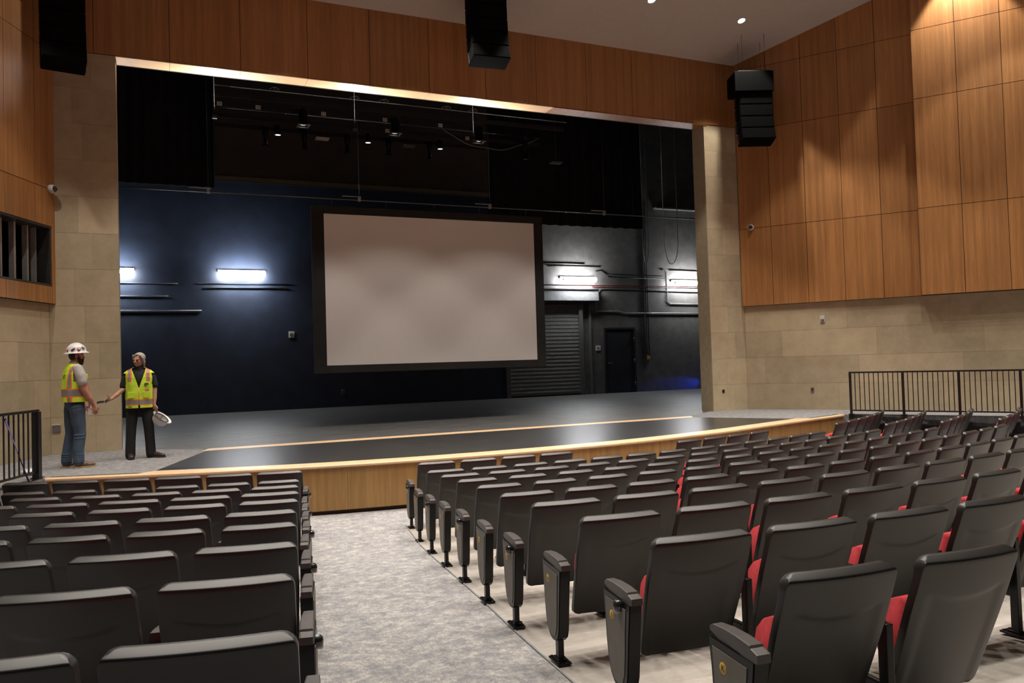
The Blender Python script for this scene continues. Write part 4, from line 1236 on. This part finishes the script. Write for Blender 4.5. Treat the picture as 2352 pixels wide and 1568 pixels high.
def shoe(parent, heel, ang, mat, sole, L=.29, h=.10):
    Mx = Matrix.Translation(heel) @ Matrix.Rotation(ang, 4, 'Z')
    bm = NB()
    ell(bm, (0, .03, .055), (.042, .055, .055), Mx); ell(bm, (0, .10, .050), (.043, .09, .045), Mx); ell(bm, (0, .19, .040), (.048, .075, .036), Mx)
    limb(bm, [Mx @ Vector((0, .02, .06)), Mx @ Vector((0, .015, .15))], [.047, .046])
    s = fuse('shoe', bm, mat, parent, .008, 3)
    bm = NB(); out = [(-.036, -.02), (-.04, .08), (-.052, .18), (-.044, .24), (-.015, .272), (.015, .272), (.044, .24), (.052, .18), (.04, .08), (.036, -.02), (.02, -.035), (-.02, -.035)]
    fs = prism(bm, out, 0.0, .026)
    for v in bm.verts: v.co = Mx @ v.co
    obj('sole', bm, sole, s)
    return s

def hardhat(parent_or_none, Mx, mats, name='hard_hat', brim=.025):
    bm = NB()
    prof = [(.168, .0), (.166, .006), (.148, .014), (.132, .022), (.130, .05), (.122, .085), (.100, .118), (.065, .142), (.03, .152), (0, .154)]
    lathe(bm, prof, 40, 0, Mx @ Matrix.Diagonal((.93, 1.06, 1, 1)))
    inner = [(.162, -.001), (.140, .010), (.125, .02), (.122, .05), (.114, .082), (.092, .112), (.05, .136), (0, .146)]
    lathe(bm, inner, 40, 0, Mx @ Matrix.Diagonal((.93, 1.06, 1, 1)))
    # front to back ridge
    tube(bm, [Mx @ Vector((0, .126 * math.cos(a), .03 + .126 * math.sin(a))) for a in [R(15) + R(150) * k / 14 for k in range(15)]], .010, 8)
    return bm

# ---- man in a white hard hat, seen from his right side
man = thing('person', 'bearded person in white hard hat, lime vest and jeans by the left pier', 'person', (-1.335, 13.62, 0.001), R(-66))
HmM = Matrix.Translation((0, .035, 1.705)) @ Matrix.Rotation(R(-14), 4, 'Z') @ Matrix.Rotation(R(-3), 4, 'X')
bm = NB()
head(bm, HmM, 1.04)
limb(bm, [(0, -.01, 1.50), (0, .015, 1.62)], [.066, .062])
ell(bm, (0, -.01, 1.30), (.17, .11, .24)); ell(bm, (0, 0, 1.02), (.15, .11, .14))
# right arm hanging slightly forward, hand relaxed
limb(bm, [(.185, -.01, 1.475), (.232, .015, 1.33), (.245, .05, 1.175), (.240, .125, 1.05), (.225, .185, .945)], [.066, .060, .050, .047, .029])
hand(bm, (.225, .19, .94), (-.05, .30, -1), (-.2, 1, .3), (.30, .38, .45, .5), (-.5, .6, -.4), 1.08)
limb(bm, [(-.185, -.01, 1.475), (-.232, .02, 1.33), (-.245, .06, 1.175), (-.235, .14, 1.05), (-.22, .20, .95)], [.066, .060, .050, .047, .029])
hand(bm, (-.22, .205, .94), (.05, .30, -1), (.2, 1, .3), (-.30, -.38, -.45, -.5), (.5, .6, -.4), 1.08)
limb(bm, [(.10, 0, .95), (.115, .02, .52), (.12, -.01, .12)], [.085, .055, .040]); limb(bm, [(-.10, 0, .95), (-.115, -.02, .52), (-.12, -.06, .12)], [.085, .055, .040])
fuse('body', bm, M['skin2'], man, .0055, 3)
eyes(HmM, man, M['ink'])
bm = NB()
ell(bm, (0, .040, -.078), (.062, .062, .050), HmM); ell(bm, (0, .062, -.105), (.036, .036, .042), HmM)
for s in (-1, 1): limb(bm, [HmM @ Vector((s * .071, .012, -.005)), HmM @ Vector((s * .066, .03, -.055))], [.012, .024])
ell(bm, (0, .092, -.050), (.030, .012, .008), HmM)
b = fuse('beard', bm, M['beard'], man, .006, 2)
bm = NB(); ell(bm, (0, -.030, .0), (.080, .082, .085), HmM); fuse('hair', bm, M['beard'], man, .008, 2)
hb = hardhat(None, HmM @ Matrix.Translation((0, -.005, .035)) @ Matrix.Rotation(R(6), 4, 'X'), None)
ht = obj('hard_hat', hb, M['hat'], man, True)
HH = HmM @ Matrix.Translation((0, -.005, .035)) @ Matrix.Rotation(R(6), 4, 'X')
def sticker(a, z, rr, m, sx=1, sy=1):
    bm = NB(); d = Vector((math.cos(a), math.sin(a), .35)).normalized(); c = HH @ Vector((.124 * math.cos(a), .136 * math.sin(a), z))
    q = Vector((0, 0, 1)).rotation_difference(HH.to_3x3() @ d).to_matrix().to_4x4(); q.translation = c
    lathe(bm, [(0, .004), (rr, .004), (rr, 0)], 16, 0, q @ Matrix.Diagonal((sx, sy, 1, 1))); return obj('sticker', bm, m, ht)
mred = plain('red_sticker', (.5, .03, .03), .4)
sticker(R(12), .062, .022, mred); sticker(R(12), .0625, .014, M['hat']).location = HH.to_3x3() @ Vector((.002, 0, 0)); sticker(R(-22), .060, .034, M['ink'], .35, 1); sticker(R(-62), .05, .018, mred); sticker(R(40), .08, .03, plain('green_sticker', (.12, .22, .12), .4), .4, 1)
bm = NB(); tube(bm, [HmM @ Vector(p) for p in ((.082, .01, .03), (.080, .035, -.04), (.045, .065, -.118), (0, .075, -.13))], .004, 6); obj('chin_strap', bm, M['ink'], ht)
# t-shirt
bm = NB()
ell(bm, (0, -.005, 1.32), (.195, .135, .22)); ell(bm, (0, .02, 1.13), (.185, .150, .16)); ell(bm, (0, -.01, 1.49), (.16, .085, .065))
limb(bm, [(.165, -.01, 1.50), (.222, .01, 1.40), (.246, .022, 1.30)], [.078, .078, .074]); limb(bm, [(-.165, -.01, 1.50), (-.222, .01, 1.40), (-.246, .022, 1.30)], [.078, .078, .074])
limb(bm, [(0, -.008, 1.50), (0, .0, 1.575)], [.085, .074])
fuse('t_shirt', bm, M['greytee'], man, .008, 4)
def mv(c):
    ax = abs(c.x); z = c.z
    if c.y > .03 and z > 1.24 and ax < .115 * (z - 1.24) / .28: return None
    if z > 1.31 and z < 1.49 and ax > .178 and abs(c.y) < .085: return None
    if 1.185 < z < 1.20 or 1.075 < z < 1.09: return 1
    if 1.09 <= z <= 1.185: return 2
    if z > 1.2 or z < 1.075:
        if .118 < ax < .134 or .172 < ax < .186: return 1 if (z > 1.2 or c.y < 0) else 0
        if .134 <= ax <= .172: return 2 if (z > 1.2 or c.y < 0) else 0
    return 0
vm = vest(man, [(1.0, .215, .178, .01), (1.10, .215, .18, .012), (1.2, .216, .175, .005), (1.32, .222, .158, 0), (1.42, .222, .142, -.005), (1.49, .21, .118, -.008), (1.535, .165, .100, -.01), (1.57, .115, .088, -.008), (1.585, .095, .08, -.005)], mv, [M['lime'], M['orange'], M['silver']])
bm = NB(); text_bm(bm, 'AT', .09, Matrix(((1, 0, 0, .03), (0, 0, -1, -.158), (0, 1, 0, 1.38), (0, 0, 0, 1))), 0)
obj('back_lettering', bm, M['ink'], vm)
bm = NB(); box(bm, (.03, .11, 1.34), (.11, .153, 1.42), bev=.008); obj('chest_pocket', bm, M['lime'], vm)
# jeans
bm = NB()
ell(bm, (0, -.005, .98), (.175, .135, .12))
limb(bm, [(.095, -.005, .92), (.105, .01, .72), (.115, .03, .52), (.118, .0, .28), (.12, .0, .10)], [.112, .098, .082, .078, .076])
limb(bm, [(-.095, -.01, .92), (-.105, -.02, .72), (-.115, -.02, .52), (-.12, -.065, .28), (-.12, -.09, .10)], [.112, .098, .082, .078, .076])
for s, y0 in ((1, 0), (-1, -.09)):
    for k in range(4): ell(bm, (s * .119, y0 + .004, .10 + .035 * k), (.083, .083, .012))
ell(bm, (.118, .02, .50), (.09, .09, .012)); ell(bm, (.118, .02, .45), (.088, .088, .010))
fuse('jeans', bm, M['jeans'], man, .008, 3)
shoe(man, (.12, -.03, 0), R(-4), M['boot'], M['sole'])
shoe(man, (-.12, -.13, 0), R(4), M['boot'], M['sole'])
bm = NB(); box(bm, (.19, .11, .80), (.212, .16, .90), bev=.006); box(bm, (.19, .125, .90), (.20, .145, 1.0)); obj('key_card', bm, M['white'], man)

# ---- grey haired person facing the camera side
wom = thing('person', 'grey-haired person in black with lime vest holding out a phone', 'person', (-.47, 14.38, 0.001), R(180))
HmW = Matrix.Translation((0, .01, 1.625)) @ Matrix.Rotation(R(-32), 4, 'Z')
bm = NB(); head(bm, HmW, 1.0)
limb(bm, [(0, -.01, 1.44), (0, .005, 1.56)], [.056, .052])
ell(bm, (0, -.01, 1.24), (.15, .095, .24)); ell(bm, (0, 0, .95), (.15, .10, .13))
limb(bm, [(.165, -.01, 1.395), (.215, .0, 1.28), (.235, .02, 1.155), (.325, .075, 1.07), (.405, .12, 1.005)], [.052, .046, .039, .036, .024])
hand(bm, (.41, .122, 1.0), (1, .32, -.22), (.1, .6, .8), (.45, .55, .6, .65), (.2, .5, .9), .95)
limb(bm, [(-.165, -.01, 1.395), (-.212, -.01, 1.28), (-.232, .0, 1.13), (-.230, .02, 1.00), (-.225, .045, .885)], [.052, .046, .039, .036, .024])
hand(bm, (-.225, .047, .88), (-.12, .10, -1), (-.8, .6, 0), (.35, .4, .5, .55), (-.4, .8, -.4), .95)
limb(bm, [(.10, 0, .92), (.13, 0, .5), (.15, .0, .12)], [.08, .05, .036]); limb(bm, [(-.10, 0, .92), (-.13, 0, .5), (-.165, .0, .12)], [.08, .05, .036])
fuse('body', bm, M['skin'], wom, .0055, 3)
eyes(HmW, wom, M['ink'])
bm = NB()
for s in (-1, 1):
    tube(bm, [HmW @ Vector((s * .031 + .024 * math.cos(a), .090 - .006 * abs(math.cos(a)), -.004 + .017 * math.sin(a))) for a in [2 * math.pi * k / 16 for k in range(17)]], .0028, 6)
    tube(bm, [HmW @ Vector((s * .055, .086, .002)), HmW @ Vector((s * .078, .02, .002))], .0025, 6)
tube(bm, [HmW @ Vector((-.008, .094, .0)), HmW @ Vector((.008, .094, .0))], .0028, 6)
obj('glasses', bm, M['ink'], wom)
bm = NB(); ell(bm, (0, .084, -.062), (.019, .007, .006), HmW); obj('lips', bm, plain('lips', (.4, .12, .10), .5), wom, True)
bm = NB()
ell(bm, (0, -.025, .042), (.090, .096, .088), HmW, 4); ell(bm, (0, -.055, -.03), (.078, .055, .08), HmW)
for s in (-1, 1): limb(bm, [HmW @ Vector((s * .060, .055, .075)), HmW @ Vector((s * .083, .02, .03)), HmW @ Vector((s * .084, -.015, -.045)), HmW @ Vector((s * .070, -.045, -.105))], [.018, .018, .018, .014])
limb(bm, [HmW @ Vector((-.02, .065, .092)), HmW @ Vector((.045, .070, .070))], [.016, .012])
fuse('hair', bm, M['hair'], wom, .006, 2)
# black top
bm = NB()
ell(bm, (0, -.005, 1.27), (.178, .118, .22)); ell(bm, (0, 0, 1.05), (.165, .118, .16)); ell(bm, (0, -.01, 1.425), (.15, .075, .055))
limb(bm, [(.15, -.01, 1.405), (.205, -.005, 1.33), (.232, .008, 1.20)], [.050, .057, .060]); limb(bm, [(-.15, -.01, 1.405), (-.205, -.01, 1.33), (-.228, -.004, 1.20)], [.050, .057, .060])
limb(bm, [(0, -.008, 1.44), (0, .0, 1.53)], [.075, .060])
fuse('black_top', bm, M['blackcloth'], wom, .008, 4)
def wv(c):
    ax = abs(c.x); z = c.z
    if c.y > .02:
        if z > 1.16 and ax < .100 * (z - 1.16) / .30: return None
        if z < .885 and ax < .012 + .04 * max(0, .885 - z - .02): return None
    if z > 1.22 and z < 1.41 and ax > .19 and abs(c.y) < .07: return None
    if .965 < z < .98 or .88 < z < .895: return 1
    if .895 <= z <= .965: return 2
    if z > 1.27 or c.y < 0:
        if .105 < ax < .120 or .155 < ax < .170: return 1
        if .120 <= ax <= .155: return 2
    if c.y > 0 and 1.05 < z < 1.14 and -.155 < c.x < -.085: return 1 if (c.x < -.14 or c.x > -.1) else 2
    return 0
vw = vest(wom, [(.835, .205, .148, .005), (.93, .206, .148, .005), (1.08, .205, .145, .005), (1.22, .212, .142, .0), (1.34, .228, .132, -.004), (1.41, .235, .112, -.006), (1.455, .185, .092, -.008), (1.485, .125, .080, -.008), (1.505, .09, .072, -.006)], wv, [M['lime'], M['orange'], M['silver']])
bm = NB(); tube(bm, [(0, .158, .90), (0, .155, 1.02), (0, .153, 1.15)], .004, 6); obj('zip', bm, M['orange'], vw)
for nm, x, z, w_, h_ in (('chest_mark', -.115, 1.235, .055, .018), ('chest_mark', -.115, 1.215, .07, .012), ('hem_mark', .135, .86, .05, .012)):
    bm = NB(); box(bm, (x - w_ / 2, .135, z - h_ / 2), (x + w_ / 2, .1515, z + h_ / 2)); obj(nm, bm, M['ink'], vw)
for sx in (-.115, .115):
    bm = NB(); box(bm, (sx - .055, .138, 1.0), (sx + .055, .1525, 1.10), bev=.004); obj('pocket', bm, M['lime'], vw)
# trousers
bm = NB(); ell(bm, (0, 0, .93), (.170, .118, .12))
limb(bm, [(.095, 0, .88), (.115, .0, .70), (.130, .005, .5), (.142, .0, .28), (.150, .0, .055)], [.100, .090, .080, .076, .078])
limb(bm, [(-.095, 0, .88), (-.118, .0, .70), (-.135, .005, .5), (-.150, .0, .28), (-.162, .0, .055)], [.100, .090, .080, .076, .078])
fuse('trousers', bm, M['blackcloth'], wom, .008, 3)
shoe(wom, (.15, -.03, 0), R(6), M['darkshoe'], M['ink'], .27)
shoe(wom, (-.165, -.01, 0), R(52), M['darkshoe'], M['ink'], .27)
WM = Matrix.Translation((-.47, 14.38, .001)) @ Matrix.Rotation(R(180), 4, 'Z')
# phone in the outstretched hand
ph = thing('phone', 'dark phone held out in the hand of the grey-haired person', 'phone', WM @ Vector((.535, .165, .965)), R(180))
rot = Matrix.Rotation(R(14), 4, 'Y') @ Matrix.Rotation(R(28), 4, 'X') @ Matrix.Rotation(R(18), 4, 'Z')
bm = NB(); box(bm, (-.080, -.038, -.0045), (.080, .038, .0045), bev=.003, mat=rot); obj('case', bm, M['phone'], ph)
bm = NB(); box(bm, (-.074, -.034, .0042), (.074, .034, .0052), mat=rot); obj('screen', bm, M['chromeblack'], ph)
# hard hat carried in the other hand
hh = thing('hard_hat', 'white hard hat hanging from the hand of the grey-haired person', 'hard hat', WM @ Vector((-.345, .10, .665)), R(180))
axis = Vector((.60, -.30, -.72)).normalized()
Hq = Vector((0, 0, 1)).rotation_difference(axis).to_matrix().to_4x4()
bm = hardhat(None, Hq, None); obj('shell', bm, M['hat'], hh, True)
bm = NB()
tube(bm, [Hq @ Vector((.105 * math.cos(a), .12 * math.sin(a), .012)) for a in [2 * math.pi * k / 24 for k in range(25)]], .009, 6)
for a in (.6, 2.2, 3.8, 5.3): tube(bm, [Hq @ Vector((.108 * math.cos(a), .12 * math.sin(a), .012)), Hq @ Vector((.06 * math.cos(a), .07 * math.sin(a), .09)), Hq @ Vector((0, 0, .11))], .006, 6)
obj('suspension', bm, M['ink'], hh)
